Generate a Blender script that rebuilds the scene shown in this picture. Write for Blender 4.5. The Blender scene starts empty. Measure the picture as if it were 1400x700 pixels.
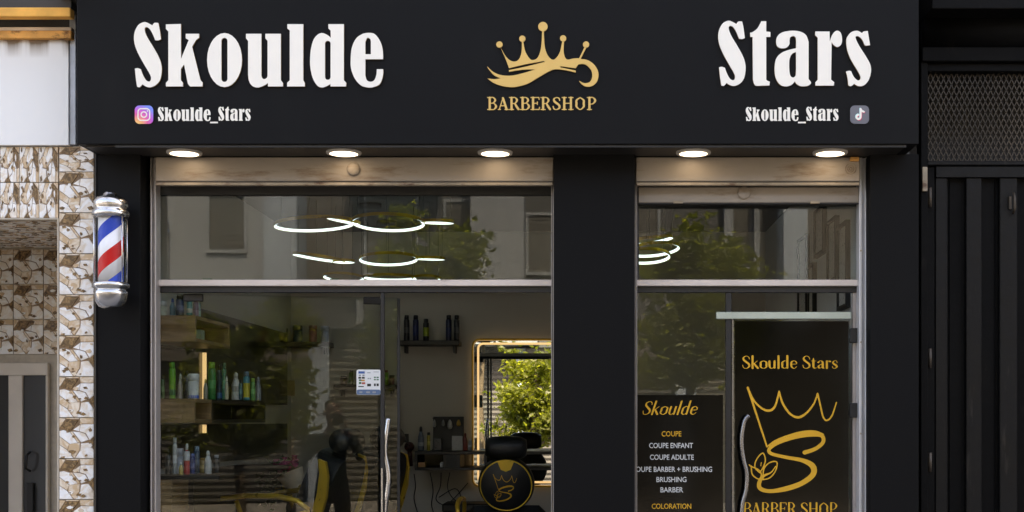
import bpy, math, random
import numpy as np
from mathutils import Vector, Matrix
random.seed(7)
C = bpy.context.scene
col = C.collection
PI = math.pi

# ------------------------------------------------------------------ camera, sky, sun, exposure
D = 6.12; F = 1800.0; VX = 800.0; VY = 575.0; EYE = 1.5
cd = bpy.data.cameras.new('camera'); cam = bpy.data.objects.new('camera', cd); col.objects.link(cam)
cam.location = (0, -D, EYE); cam.rotation_euler = (PI/2, 0, 0)
cd.sensor_width = 36; cd.lens = F/1400*36; cd.shift_x = (700-VX)/1400; cd.shift_y = (VY-350)/1400
cd.clip_end = 500; cd.clip_start = 0.02
C.camera = cam
w = bpy.data.worlds.new('World'); C.world = w; w.use_nodes = True
wn = w.node_tree; bg = wn.nodes['Background']; sky = wn.nodes.new('ShaderNodeTexSky')
sky.sky_type = 'NISHITA'; sky.sun_disc = False
SEL, SAZ = math.radians(50), math.radians(16)
sky.air_density = .5; sky.dust_density = 3.0; sky.ozone_density = .0
sky.sun_elevation = SEL; sky.sun_rotation = SAZ
wn.links.new(sky.outputs[0], bg.inputs[0]); bg.inputs[1].default_value = 0.15
sl = bpy.data.lights.new('sun', 'SUN'); sl.energy = 2.0; sl.angle = math.radians(0.5); sl.color = (1, .95, .88)
so = bpy.data.objects.new('sun', sl); col.objects.link(so)
sd = Vector((math.sin(SAZ)*math.cos(SEL), math.cos(SAZ)*math.cos(SEL), math.sin(SEL)))
so.rotation_euler = sd.to_track_quat('Z', 'Y').to_euler()
C.view_settings.view_transform = 'Standard'; C.view_settings.look = 'None'; C.view_settings.gamma = 1
C.view_settings.exposure = 3.42
C.view_settings.use_white_balance = True; C.view_settings.white_balance_temperature = 9100; C.view_settings.white_balance_tint = 10
try:
    C.cycles.use_denoising = True
    C.cycles.max_bounces = 10; C.cycles.transparent_max_bounces = 24; C.cycles.sample_clamp_indirect = 6
    C.cycles.caustics_reflective = False; C.cycles.caustics_refractive = False
except Exception: pass

# ------------------------------------------------------------------ helpers
def P(px, py, Y):
    s = (D+Y)/F
    return ((px-VX)*s, EYE+(VY-py)*s)
def PX(px, Y): return (px-VX)*(D+Y)/F
def PZ(py, Y): return EYE+(VY-py)*(D+Y)/F

def tag(o, label=None, cat=None, group=None, kind=None):
    if label: o['label'] = label
    if cat: o['category'] = cat
    if group: o['group'] = group
    if kind: o['kind'] = kind
    return o
def thing(name, label, cat, loc=(0, 0, 0), group=None, rot=(0, 0, 0)):
    o = bpy.data.objects.new(name, None); col.objects.link(o)
    o.location = loc; o.rotation_euler = rot; o.empty_display_size = .1
    return tag(o, label, cat, group)
def copy_tree(o, parent=None):
    c = o.copy(); col.objects.link(c); c.parent = parent
    for ch in list(o.children): copy_tree(ch, c)
    return c
class MB:
    def __init__(s): s.v = []; s.f = []; s.m = []; s.sm = []
    def add(s, vs, fs, mi=0, smooth=False):
        n = len(s.v); s.v += [tuple(v) for v in vs]
        for f in fs: s.f.append(tuple(i+n for i in f)); s.m.append(mi); s.sm.append(smooth)
        return s
    def box(s, x0, x1, y0, y1, z0, z1, mi=0, b=0.0, M=None):
        if x0 > x1: x0, x1 = x1, x0
        if y0 > y1: y0, y1 = y1, y0
        if z0 > z1: z0, z1 = z1, z0
        b = min(b, (x1-x0)/2.2, (y1-y0)/2.2, (z1-z0)/2.2)
        if b <= 0:
            vs = [(x, y, z) for x in (x0, x1) for y in (y0, y1) for z in (z0, z1)]
            fs = [(0, 1, 3, 2), (4, 6, 7, 5), (0, 4, 5, 1), (2, 3, 7, 6), (0, 2, 6, 4), (1, 5, 7, 3)]
        else:
            vs = []; idx = {}
            for ix, x in enumerate((x0, x1)):
                for iy, y in enumerate((y0, y1)):
                    for iz, z in enumerate((z0, z1)):
                        sx, sy, sz = (1, -1)[ix], (1, -1)[iy], (1, -1)[iz]
                        for k, q in enumerate(((x, y+sy*b, z+sz*b), (x+sx*b, y, z+sz*b), (x+sx*b, y+sy*b, z))):
                            idx[ix, iy, iz, k] = len(vs); vs.append(q)
            I = idx; fs = []
            for a in (0, 1):
                q = [I[a, 0, 0, 0], I[a, 0, 1, 0], I[a, 1, 1, 0], I[a, 1, 0, 0]]; fs.append(q if a == 0 else q[::-1])
                q = [I[0, a, 0, 1], I[1, a, 0, 1], I[1, a, 1, 1], I[0, a, 1, 1]]; fs.append(q if a == 0 else q[::-1])
                q = [I[0, 0, a, 2], I[0, 1, a, 2], I[1, 1, a, 2], I[1, 0, a, 2]]; fs.append(q if a == 0 else q[::-1])
            for a in (0, 1):
                for c in (0, 1):
                    fs.append([I[0, a, c, 1], I[1, a, c, 1], I[1, a, c, 2], I[0, a, c, 2]][::(1 if (a == 0) == (c == 1) else -1)])
                    fs.append([I[a, 0, c, 0], I[a, 1, c, 0], I[a, 1, c, 2], I[a, 0, c, 2]][::(-1 if (a == 0) == (c == 1) else 1)])
                    fs.append([I[a, c, 0, 0], I[a, c, 1, 0], I[a, c, 1, 1], I[a, c, 0, 1]][::(1 if (a == 0) == (c == 1) else -1)])
            for a in (0, 1):
                for c in (0, 1):
                    for d in (0, 1):
                        fs.append([I[a, c, d, 0], I[a, c, d, 1], I[a, c, d, 2]][::(1 if (a+c+d) % 2 else -1)])
        if M is not None: vs = [M @ Vector(v) for v in vs]
        return s.add(vs, fs, mi)
    def lathe(s, prof, c=(0, 0, 0), n=20, mi=0, axis='z', M=None, smooth=True, caps=True):
        vs = []; fs = []
        for r, h in prof:
            for i in range(n):
                a = 2*PI*i/n; x, y = r*math.cos(a), r*math.sin(a)
                p = (x, y, h) if axis == 'z' else ((x, h, y) if axis == 'y' else (h, x, y))
                vs.append((p[0]+c[0], p[1]+c[1], p[2]+c[2]))
        for k in range(len(prof)-1):
            for i in range(n):
                j = (i+1) % n
                fs.append((k*n+i, k*n+j, (k+1)*n+j, (k+1)*n+i))
        if caps:
            if prof[0][0] > 1e-5: fs.append(tuple(range(n))[::-1])
            if prof[-1][0] > 1e-5: fs.append(tuple((len(prof)-1)*n+i for i in range(n)))
        if M is not None: vs = [M @ Vector(v) for v in vs]
        return s.add(vs, fs, mi, smooth)
    def tube(s, pts, r, n=8, mi=0, closed=False, M=None):
        pts = [Vector(p) for p in pts]; k = len(pts); vs = []; fs = []
        rr = r if isinstance(r, (list, tuple)) else [r]*k
        prev = None
        for i, p in enumerate(pts):
            if closed: t = pts[(i+1) % k]-pts[i-1]
            else: t = pts[min(i+1, k-1)]-pts[max(i-1, 0)]
            if t.length < 1e-9: t = Vector((0, 0, 1))
            t.normalize()
            if prev is None:
                u = t.orthogonal().normalized()
            else:
                u = prev-t*prev.dot(t)
                u = u.normalized() if u.length > 1e-6 else t.orthogonal().normalized()
            prev = u; q = t.cross(u)
            for j in range(n):
                a = 2*PI*j/n; vs.append(p+(u*math.cos(a)+q*math.sin(a))*rr[i])
        for i in range(k if closed else k-1):
            for j in range(n):
                a, b = i*n, ((i+1) % k)*n; j2 = (j+1) % n
                fs.append((a+j, a+j2, b+j2, b+j))
        if not closed: fs += [tuple(range(n))[::-1], tuple((k-1)*n+j for j in range(n))]
        if M is not None: vs = [M @ Vector(v) for v in vs]
        return s.add(vs, fs, mi, True)
    def prism(s, poly, y0, y1, mi=0, M=None):   # polygon in xz, thickness along y
        n = len(poly); vs = [(x, y0, z) for x, z in poly]+[(x, y1, z) for x, z in poly]
        fs = [tuple(range(n)), tuple(range(2*n-1, n-1, -1))]+[(i, i+n, (i+1) % n+n, (i+1) % n) for i in range(n)]
        if M is not None: vs = [M @ Vector(v) for v in vs]
        return s.add(vs, fs, mi)
    def mesh(s, name, mats):
        me = bpy.data.meshes.new(name); me.from_pydata(s.v, [], s.f)
        for m in (mats if isinstance(mats, (list, tuple)) else [mats]): me.materials.append(m)
        me.polygons.foreach_set('material_index', s.m); me.polygons.foreach_set('use_smooth', s.sm)
        me.update(); return me
    def build(s, name, mats, parent=None, label=None, kind=None):
        o = bpy.data.objects.new(name, s.mesh(name, mats)); col.objects.link(o); o.parent = parent
        return tag(o, label, kind=kind)
def link(name, me, parent=None, loc=(0, 0, 0), rot=(0, 0, 0), scale=(1, 1, 1)):
    o = bpy.data.objects.new(name, me); col.objects.link(o); o.parent = parent
    o.location = loc; o.rotation_euler = rot; o.scale = scale; return o

# ------------------------------------------------------------------ materials
def mat(name, c, rough=.6, metal=0, noise=None, bump=None, spec=.5, emit=None, es=0, stain=None, coat=0):
    """noise=(scale, amount); stain=(scale, colour, threshold, softness); bump=(scale, strength)"""
    m = bpy.data.materials.new(name); m.use_nodes = True; nt = m.node_tree; b = nt.nodes['Principled BSDF']
    N = nt.nodes.new; L = nt.links.new
    b.inputs['Base Color'].default_value = (*c, 1); b.inputs['Roughness'].default_value = rough
    b.inputs['Metallic'].default_value = metal; b.inputs['Specular IOR Level'].default_value = spec
    if coat: b.inputs['Coat Weight'].default_value = coat; b.inputs['Coat Roughness'].default_value = .15
    if emit: b.inputs['Emission Color'].default_value = (*emit, 1); b.inputs['Emission Strength'].default_value = es
    tc = N('ShaderNodeTexCoord'); out = None
    if noise:
        n1 = N('ShaderNodeTexNoise'); n1.inputs['Scale'].default_value = noise[0]; n1.inputs['Detail'].default_value = 8
        L(tc.outputs['Object'], n1.inputs['Vector'])
        mr = N('ShaderNodeMapRange'); mr.inputs['From Min'].default_value = .25; mr.inputs['From Max'].default_value = .75
        mr.inputs['To Min'].default_value = 1-noise[1]; mr.inputs['To Max'].default_value = 1+noise[1]
        L(n1.outputs[0], mr.inputs[0])
        vm = N('ShaderNodeVectorMath'); vm.operation = 'SCALE'; vm.inputs[0].default_value = c
        L(mr.outputs[0], vm.inputs['Scale']); out = vm.outputs[0]
        r2 = N('ShaderNodeMapRange'); r2.inputs['To Min'].default_value = max(0, rough-.12); r2.inputs['To Max'].default_value = min(1, rough+.12)
        L(n1.outputs[0], r2.inputs[0]); L(r2.outputs[0], b.inputs['Roughness'])
    if stain:
        mp = N('ShaderNodeMapping'); mp.inputs['Scale'].default_value = stain[4] if len(stain) > 4 else (1, 1, 1)
        L(tc.outputs['Object'], mp.inputs[0])
        n2 = N('ShaderNodeTexNoise'); n2.inputs['Scale'].default_value = stain[0]; n2.inputs['Detail'].default_value = 10
        n2.inputs['Roughness'].default_value = .65
        L(mp.outputs[0], n2.inputs['Vector'])
        m2 = N('ShaderNodeMapRange'); m2.inputs['From Min'].default_value = stain[2]; m2.inputs['From Max'].default_value = stain[2]+stain[3]
        L(n2.outputs[0], m2.inputs[0])
        mx = N('ShaderNodeMix'); mx.data_type = 'RGBA'; L(m2.outputs[0], mx.inputs[0])
        mx.inputs[6].default_value = (*c, 1); mx.inputs[7].default_value = (*stain[1], 1)
        if out: L(out, mx.inputs[6])
        out = mx.outputs[2]
    if out: L(out, b.inputs['Base Color'])
    if bump:
        n3 = N('ShaderNodeTexNoise'); n3.inputs['Scale'].default_value = bump[0]; n3.inputs['Detail'].default_value = 6
        L(tc.outputs['Object'], n3.inputs['Vector'])
        bp = N('ShaderNodeBump'); bp.inputs['Strength'].default_value = bump[1]; bp.inputs['Distance'].default_value = .01
        L(n3.outputs[0], bp.inputs['Height']); L(bp.outputs[0], b.inputs['Normal'])
    return m
def glass_mat(name, f0=.045, tint=(1, 1, 1), rough=0.0):
    m = bpy.data.materials.new(name); m.use_nodes = True; nt = m.node_tree; nt.nodes.clear()
    N = nt.nodes.new; L = nt.links.new
    o = N('ShaderNodeOutputMaterial'); mx = N('ShaderNodeMixShader'); t = N('ShaderNodeBsdfTransparent'); g = N('ShaderNodeBsdfGlossy')
    t.inputs[0].default_value = (*tint, 1); g.inputs['Roughness'].default_value = rough
    lw = N('ShaderNodeLayerWeight'); lw.inputs['Blend'].default_value = .5
    p = N('ShaderNodeMath'); p.operation = 'POWER'; p.inputs[1].default_value = 5; L(lw.outputs['Facing'], p.inputs[0])
    q = N('ShaderNodeMath'); q.operation = 'MULTIPLY_ADD'; q.inputs[1].default_value = 1-f0; q.inputs[2].default_value = f0
    L(p.outputs[0], q.inputs[0]); L(q.outputs[0], mx.inputs[0]); L(t.outputs[0], mx.inputs[1]); L(g.outputs[0], mx.inputs[2])
    tc = N('ShaderNodeTexCoord'); n = N('ShaderNodeTexNoise'); n.inputs['Scale'].default_value = 1.3
    bp = N('ShaderNodeBump'); bp.inputs['Strength'].default_value = .012; bp.inputs['Distance'].default_value = .01
    L(tc.outputs['Object'], n.inputs['Vector']); L(n.outputs[0], bp.inputs['Height']); L(bp.outputs[0], g.inputs['Normal'])
    L(mx.outputs[0], o.inputs[0]); return m
def wood_mat(name, c1, c2, sc=6, axis=(1, 1, .12), rough=.45):
    m = mat(name, c1, rough); nt = m.node_tree; b = nt.nodes['Principled BSDF']; N = nt.nodes.new; L = nt.links.new
    tc = N('ShaderNodeTexCoord'); mp = N('ShaderNodeMapping'); mp.inputs['Scale'].default_value = axis
    n = N('ShaderNodeTexNoise'); n.inputs['Scale'].default_value = sc; n.inputs['Detail'].default_value = 9; n.inputs['Distortion'].default_value = .8
    r = N('ShaderNodeValToRGB'); r.color_ramp.elements[0].position = .35; r.color_ramp.elements[1].position = .68
    r.color_ramp.elements[0].color = (*c2, 1); r.color_ramp.elements[1].color = (*c1, 1)
    L(tc.outputs['Object'], mp.inputs[0]); L(mp.outputs[0], n.inputs[0]); L(n.outputs[0], r.inputs[0]); L(r.outputs[0], b.inputs['Base Color'])
    return m
def flat(name, c, rough=.5, **k): return mat(name, c, rough, **k)

M = {}
M['panel'] = mat('black_composite_panel', (.0022, .0023, .0028), .58, noise=(1.2, .14), bump=(2.5, .05), spec=.15, stain=(3.5, (.0048, .0048, .0048), .56, .3, (1, 1, .35)))
M['panel_dull'] = mat('black_cladding', (.0019, .0019, .0022), .62, noise=(1.6, .22), bump=(4, .08), stain=(9, (.008, .0075, .007), .66, .2), spec=.14)
M['soffit'] = mat('sign_soffit', (.014, .012, .0105), .5, noise=(3, .2))
M['white_letter'] = mat('white_acrylic', (.86, .81, .72), .3, noise=(6, .02))
M['gold_edge'] = mat('gold_edge', (.45, .26, .08), .35, .6)
M['gold_vinyl'] = mat('gold_vinyl', (.72, .46, .15), .5, noise=(8, .04), spec=.2)
M['gold_print'] = mat('gold_print', (.72, .38, .045), .6, spec=.06)
M['white_print'] = mat('white_print', (.6, .6, .58), .5)
M['lit_white'] = mat('downlight_diffuser', (.9, .9, .9), .4, emit=(1, .88, .76), es=.62)
M['led_cool'] = mat('led_ring_diffuser', (.9, .9, .9), .4, emit=(.52, .76, 1), es=.3)
M['led_warm'] = mat('led_warm_strip', (.9, .8, .6), .4, emit=(1, .70, .38), es=.085)
M['fitting'] = mat('downlight_rim', (.5, .47, .43), .4)
M['cream'] = mat('cream_painted_steel', (.31, .26, .21), .5, noise=(2.5, .12), bump=(14, .12),
                 stain=(5, (.17, .10, .05), .545, .16, (.6, 1, 3)))
M['cream_lip'] = mat('worn_cream_edge', (.34, .27, .19), .5, noise=(12, .3), stain=(14, (.12, .06, .03), .55, .12, (.5, 1, 1)))
M['alu'] = mat('brushed_aluminium_rail', (.62, .54, .49), .4, .1, noise=(5, .12), stain=(7, (.30, .22, .16), .60, .2, (.6, 1, 3)))
M['guide'] = mat('shutter_guide_metal', (.42, .38, .36), .38, .4, noise=(6, .15), stain=(16, (.13, .09, .06), .66, .1, (1, 1, .3)))
M['guide_pale'] = mat('pale_guide_metal', (.58, .58, .60), .35, .3, noise=(5, .12), stain=(13, (.2, .15, .1), .68, .1, (1, 1, .3)))
M['black_metal'] = mat('black_metal', (.004, .004, .0043), .5, noise=(8, .3))
M['dark_frame'] = mat('dark_frame', (.007, .007, .008), .45, .1, noise=(8, .2))
M['glass'] = glass_mat('window_glass', .038, (.86, .89, .88))
M['glass2'] = glass_mat('door_glass', .021, (.87, .90, .89))
M['clear'] = glass_mat('clear_tube', .008)
M['film'] = mat('black_window_film', (.0010, .0011, .0010), .1, noise=(4, .3), spec=.14)
M['film_open'] = glass_mat('smoked_film_glass', .05, (.30, .31, .31))
M['chrome'] = mat('chrome', (.56, .56, .57), .22, 1, noise=(20, .06))
M['dark_steel'] = mat('dark_steel', (.22, .22, .23), .28, 1, noise=(20, .1))
M['halo'] = mat('backing_glow', (.8, .7, .5), .5, emit=(1, .74, .42), es=.03)  # faint emission on the mirror backing for the halo, no lamp there
M['steel'] = mat('brushed_steel', (.5, .5, .51), .25, 1, noise=(20, .1))
M['pole_white'] = flat('pole_white', (.80, .80, .82), .35)
M['pole_blue'] = flat('pole_blue', (.008, .055, .42), .4, spec=.25)
M['pole_red'] = flat('pole_red', (.55, .008, .008), .4, spec=.25)
M['render_white'] = mat('white_render', (.86, .86, .85), .85, noise=(3, .03), bump=(40, .1))
M['galv'] = mat('galvanised_trim', (.42, .44, .47), .5, .3, noise=(14, .25))
M['rust'] = mat('rusty_steel', (.80, .38, .10), .8, noise=(10, .35), bump=(30, .4), stain=(16, (.16, .06, .02), .52, .1, (.6, 1, 1)))
M['ochre'] = mat('ochre_painted_beam', (.85, .42, .09), .8, noise=(9, .25), bump=(25, .3), stain=(7, (.80, .60, .38), .62, .12, (1, 1, 1)))
M['dark_soffit'] = mat('dark_canopy', (.05, .045, .04), .8, noise=(3, .3))
M['beige_frame'] = mat('beige_door_frame', (.64, .56, .47), .5, noise=(6, .12))
M['grout'] = mat('tile_edge_trim', (.52, .45, .36), .6, noise=(30, .15))
M['vein'] = mat('tile_vein', (.22, .13, .065), .35, noise=(40, .5))
def marble(name, a, b, sc):
    m = mat(name, a, .22, spec=.5); nt = m.node_tree; bs = nt.nodes['Principled BSDF']; N = nt.nodes.new; L = nt.links.new
    tc = N('ShaderNodeTexCoord'); n = N('ShaderNodeTexNoise'); n.inputs['Scale'].default_value = sc; n.inputs['Detail'].default_value = 8
    n.inputs['Roughness'].default_value = .62; n.inputs['Distortion'].default_value = 1.6
    r = N('ShaderNodeValToRGB'); e = r.color_ramp.elements
    e[0].position = .38; e[0].color = (*b, 1); e[1].position = .56; e[1].color = (*a, 1)
    oi = N('ShaderNodeObjectInfo'); va = N('ShaderNodeVectorMath'); va.operation = 'MULTIPLY_ADD'; va.inputs[1].default_value = (3, 3, 3)
    L(oi.outputs['Random'], va.inputs[0]); L(tc.outputs['Object'], va.inputs[2])
    L(va.outputs[0], n.inputs['Vector']); L(n.outputs[0], r.inputs[0]); L(r.outputs[0], bs.inputs['Base Color']); return m
M['m_white'] = marble('tile_white_marble', (.88, .87, .86), (.74, .63, .51), 13)
M['m_tan'] = marble('tile_tan_marble', (.60, .42, .26), (.80, .70, .58), 18)
M['m_brown'] = marble('tile_brown_marble', (.09, .05, .022), (.36, .21, .09), 42)
M['gate'] = mat('black_gate_paint', (.0013, .0012, .0012), .65, noise=(5, .3), bump=(26, .25), spec=.12, stain=(11, (.016, .013, .011), .62, .14, (1.4, 1.4, .4)))
M['gate_rib'] = mat('worn_black_rib', (.003, .0028, .0027), .5, noise=(5, .3), bump=(26, .25), spec=.2, stain=(12, (.03, .025, .02), .60, .14, (2.2, 2.2, .25)))
M['mesh_wire'] = mat('expanded_metal', (.055, .042, .03), .45, .3, noise=(2.0, .6))
M['int_wall'] = mat('interior_plaster', (.56, .515, .45), .8, noise=(1.5, .07), bump=(3, .25))
M['right_wall'] = mat('daylit_right_wall', (.74, .73, .70), .8, noise=(2, .05))  # paler than the other interior walls to stand in for daylight
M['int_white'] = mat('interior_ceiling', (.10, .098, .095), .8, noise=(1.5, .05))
M['int_dark'] = mat('dark_panelling', (.05, .045, .04), .5, noise=(4, .3))
M['floor'] = mat('shop_floor_tile', (.12, .12, .12), .3, noise=(3, .15))
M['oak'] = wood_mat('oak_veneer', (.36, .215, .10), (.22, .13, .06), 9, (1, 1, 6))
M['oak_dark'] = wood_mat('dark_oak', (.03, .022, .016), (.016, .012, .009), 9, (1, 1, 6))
M['black_leather'] = mat('black_leather', (.004, .004, .0045), .42, noise=(30, .3), bump=(120, .2))
M['gold'] = mat('polished_gold', (.74, .46, .05), .3, .5, noise=(6, .2))
M['mirror'] = mat('mirror', (.74, .76, .74), .0, 1)
M['paper'] = mat('kraft_paper', (.75, .58, .42), .7, noise=(14, .2), bump=(30, .5))
M['pink'] = mat('pink_petals', (.48, .05, .20), .6, noise=(20, .3))
M['green_leaf_in'] = mat('bouquet_leaves', (.05, .09, .035), .5, noise=(20, .3))
M['asphalt'] = mat('asphalt', (.05, .05, .05), .85, noise=(20, .2), bump=(120, .3))
M['pave'] = mat('pavement', (.21, .20, .185), .8, noise=(6, .15), bump=(60, .2))
M['opp_pale'] = mat('opposite_pale_render', (.15, .168, .19), .85, noise=(.7, .1), stain=(1.2, (.10, .115, .13), .58, .15, (1, 1, .3)))
M['opp_grey'] = mat('opposite_grey_render', (.045, .048, .052), .85, noise=(.7, .15))
M['opp_brown'] = mat('opposite_recess', (.06, .055, .05), .8, noise=(2, .3))
M['opp_blue'] = mat('opposite_bluish_render', (.19, .23, .28), .85, noise=(.7, .1))
M['shutter_opp'] = mat('opposite_shutter', (.038, .037, .029), .6, .0, noise=(3, .2))
M['shutter_dark'] = mat('opposite_dark_shutter', (.007, .0068, .0065), .6, .0, noise=(3, .3))
M['louvre'] = mat('louvre_paint', (.045, .045, .042), .6, noise=(5, .2))
M['bark'] = mat('bark', (.09, .065, .045), .9, noise=(30, .4), bump=(60, .8))
def leaf_mat(name, c, tr):
    m = bpy.data.materials.new(name); m.use_nodes = True; nt = m.node_tree; b = nt.nodes['Principled BSDF']; N = nt.nodes.new; L = nt.links.new
    b.inputs['Roughness'].default_value = .5
    tc = N('ShaderNodeTexCoord'); n = N('ShaderNodeTexNoise'); n.inputs['Scale'].default_value = 9
    r = N('ShaderNodeValToRGB'); r.color_ramp.elements[0].position = .3; r.color_ramp.elements[1].position = .7
    r.color_ramp.elements[0].color = (c[0]*.55, c[1]*.6, c[2]*.6, 1); r.color_ramp.elements[1].color = (c[0]*1.4, c[1]*1.25, c[2], 1)
    L(tc.outputs['Object'], n.inputs[0]); L(n.outputs[0], r.inputs[0]); L(r.outputs[0], b.inputs['Base Color'])
    t = N('ShaderNodeBsdfTranslucent'); t.inputs[0].default_value = (*tr, 1); mx = N('ShaderNodeMixShader'); mx.inputs[0].default_value = .5
    L(b.outputs[0], mx.inputs[1]); L(t.outputs[0], mx.inputs[2]); L(mx.outputs[0], nt.nodes['Material Output'].inputs[0]); return m
M['leaf'] = leaf_mat('tree_leaves', (.065, .075, .012), (.42, .47, .045))
M['skin'] = mat('skin', (.36, .22, .16), .5); M['hair'] = mat('dark_hair', (.012, .01, .008), .5, noise=(40, .4))
M['jacket'] = mat('dark_green_jacket', (.035, .045, .03), .8, noise=(12, .2)); M['trousers'] = mat('dark_trousers', (.03, .03, .035), .8, noise=(12, .2))

# ------------------------------------------------------------------ lettering: traced outlines and pen strokes
def cr(p0, p1, p2, p3, t):
    return tuple(.5*((2*p1[i])+(-p0[i]+p2[i])*t+(2*p0[i]-5*p1[i]+4*p2[i]-p3[i])*t*t+(-p0[i]+3*p1[i]-3*p2[i]+p3[i])*t**3) for i in range(len(p1)))
def contour(pts, k=5):
    n = len(pts); out = []
    for i in range(n):
        a, b = pts[i], pts[(i+1) % n]; ca, cb = len(a) > 2, len(b) > 2
        if ca and cb: out.append(a[:2]); continue
        p0 = a[:2] if ca else pts[i-1][:2]; p3 = b[:2] if cb else pts[(i+2) % n][:2]
        for j in range(k): out.append(cr(p0, a[:2], b[:2], p3, j/k))
    return out
def stadium(x0, x1, y0, y1, k=6):
    r = (x1-x0)/2; cx = (x0+x1)/2
    return [(cx+r*math.cos(PI+PI*j/k), y0+r+r*math.sin(PI+PI*j/k)) for j in range(k+1)] + \
           [(cx+r*math.cos(PI*j/k), y1-r+r*math.sin(PI*j/k)) for j in range(k+1)]
def ellipse(cx, cy, rx, ry, k=28): return [(cx+rx*math.cos(2*PI*j/k), cy+ry*math.sin(2*PI*j/k)) for j in range(k)]
K = 1
GL = {}
def gl(name, ox, outer, holes=()):
    f = lambda c: [(ox+x/7, 24+y/7) for x, y in c]
    GL[name] = [f(outer)]+[f(h) for h in holes]
gl('S', 180, contour([(30,215),(38,140),(75,75),(130,50),(175,65),(205,82,K),(225,58),(262,58,K),(275,120),(288,215,K),(262,225),(232,222,K),(215,180),(190,130),(160,100),(135,105),(135,140),(160,200),(215,290),(265,380),(290,450),(295,520),(280,600),(240,650),(190,672),(150,668),(110,645,K),(85,672),(60,668,K),(48,590),(38,495,K),(65,490),(95,500,K),(115,555),(145,605),(178,618),(193,590),(180,545),(130,460),(80,370),(45,290)]))
gl('k', 180, [(335,72),(478,68),(480,400),(553,222),(525,205),(525,162),(652,162),(652,200),(622,222),(585,285),(665,605),(685,625),(685,665),(565,665),(545,640),(508,455),(478,500),(478,605),(498,630),(498,665),(335,665),(335,630),(358,605),(358,140),(335,115)])
gl('o', 275, ellipse(230,413,167,258), [stadium(200,258,200,622)])
gl('u', 275, contour([(435,162,K),(582,162,K),(582,555,K),(590,585),(612,595),(635,580),(641,560,K),(641,230,K),(620,205,K),(620,162,K),(768,162,K),(768,605,K),(788,630,K),(788,665,K),(645,665,K),(645,632,K),(600,660),(540,675),(490,655),(463,610),(455,550,K),(455,230,K),(435,205,K)]))
gl('l', 350, [(305,70),(457,70),(457,605),(472,630),(472,665),(303,665),(303,630),(328,605),(328,130),(305,110)])
gl('d', 430, contour([(137,70,K),(285,70,K),(285,605,K),(308,630,K),(305,665,K),(157,665,K),(157,640,K),(120,662),(75,675),(30,655),(-10,590),(-33,500),(-38,415),(-30,310),(-5,220),(35,170),(80,155),(130,175),(160,200,K),(158,130,K),(137,110,K)]), [stadium(105,158,228,602)])
gl('e', 430, contour([(660,405,K),(490,405,K),(490,560,K),(505,605),(540,620),(575,605),(595,555),(600,500,K),(660,500,K),(658,560),(630,640),(570,670),(520,675),(450,655),(390,590),(355,500),(350,415),(360,300),(400,210),(460,165),(520,153),(580,165),(630,230),(655,310)]), [contour([(490,357,K),(490,240,K),(505,205),(520,200),(538,215),(543,240,K),(543,357,K)])])
gl('S2', 975, [(x*.985+17, y*1.0-13) for x, y in contour([(30,215),(38,140),(75,75),(130,50),(175,65),(205,82,K),(225,58),(262,58,K),(275,120),(288,215,K),(262,225),(232,222,K),(215,180),(190,130),(160,100),(135,105),(135,140),(160,200),(215,290),(265,380),(290,450),(295,520),(280,600),(240,650),(190,672),(150,668),(110,645,K),(85,672),(60,668,K),(48,590),(38,495,K),(65,490),(95,500,K),(115,555),(145,605),(178,618),(193,590),(180,545),(130,460),(80,370),(45,290)])])
gl('t', 975, contour([(352,150,K),(375,145),(420,110),(458,42,K),(505,42,K),(505,140,K),(545,145,K),(545,192,K),(505,192,K),(505,590,K),(510,607),(540,620,K),(535,655,K),(470,657),(400,655),(378,600,K),(375,192,K),(352,192,K)]))
gl('a', 1050, contour([(75,240),(85,190),(130,150),(215,133),(300,140),(360,175),(385,240,K),(385,595,K),(405,620),(405,640),(370,660),(310,662),(270,640),(255,615,K),(220,650),(165,665),(110,645),(70,580),(60,490),(75,400),(125,345),(200,315),(265,300,K),(265,220),(255,190),(235,183),(210,195),(203,225),(200,265),(170,295),(120,300),(85,280)]), [contour([(265,335,K),(225,355),(202,410),(200,500),(210,560),(235,580),(260,560),(265,500,K)])])
gl('r', 1100, contour([(100,140,K),(235,140,K),(237,235,K),(262,170),(300,133),(340,150),(355,215),(345,265),(310,288),(275,270),(255,240,K),(250,600,K),(280,625,K),(275,657,K),(100,657,K),(100,625,K),(122,600,K),(122,200,K),(97,175,K)]))
gl('s', 1100, contour([(395,240),(405,190),(445,145),(500,133),(545,155,K),(560,140),(600,135,K),(622,270,K),(585,275),(570,270,K),(545,215),(510,185),(485,190),(490,220),(520,280),(590,390),(625,460),(630,530),(605,610),(560,655),(510,662),(470,640,K),(440,662),(415,655,K),(408,590),(392,522,K),(420,515),(440,518,K),(465,570),(500,605),(525,600),(530,570),(500,510),(440,410),(405,320)]))

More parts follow.
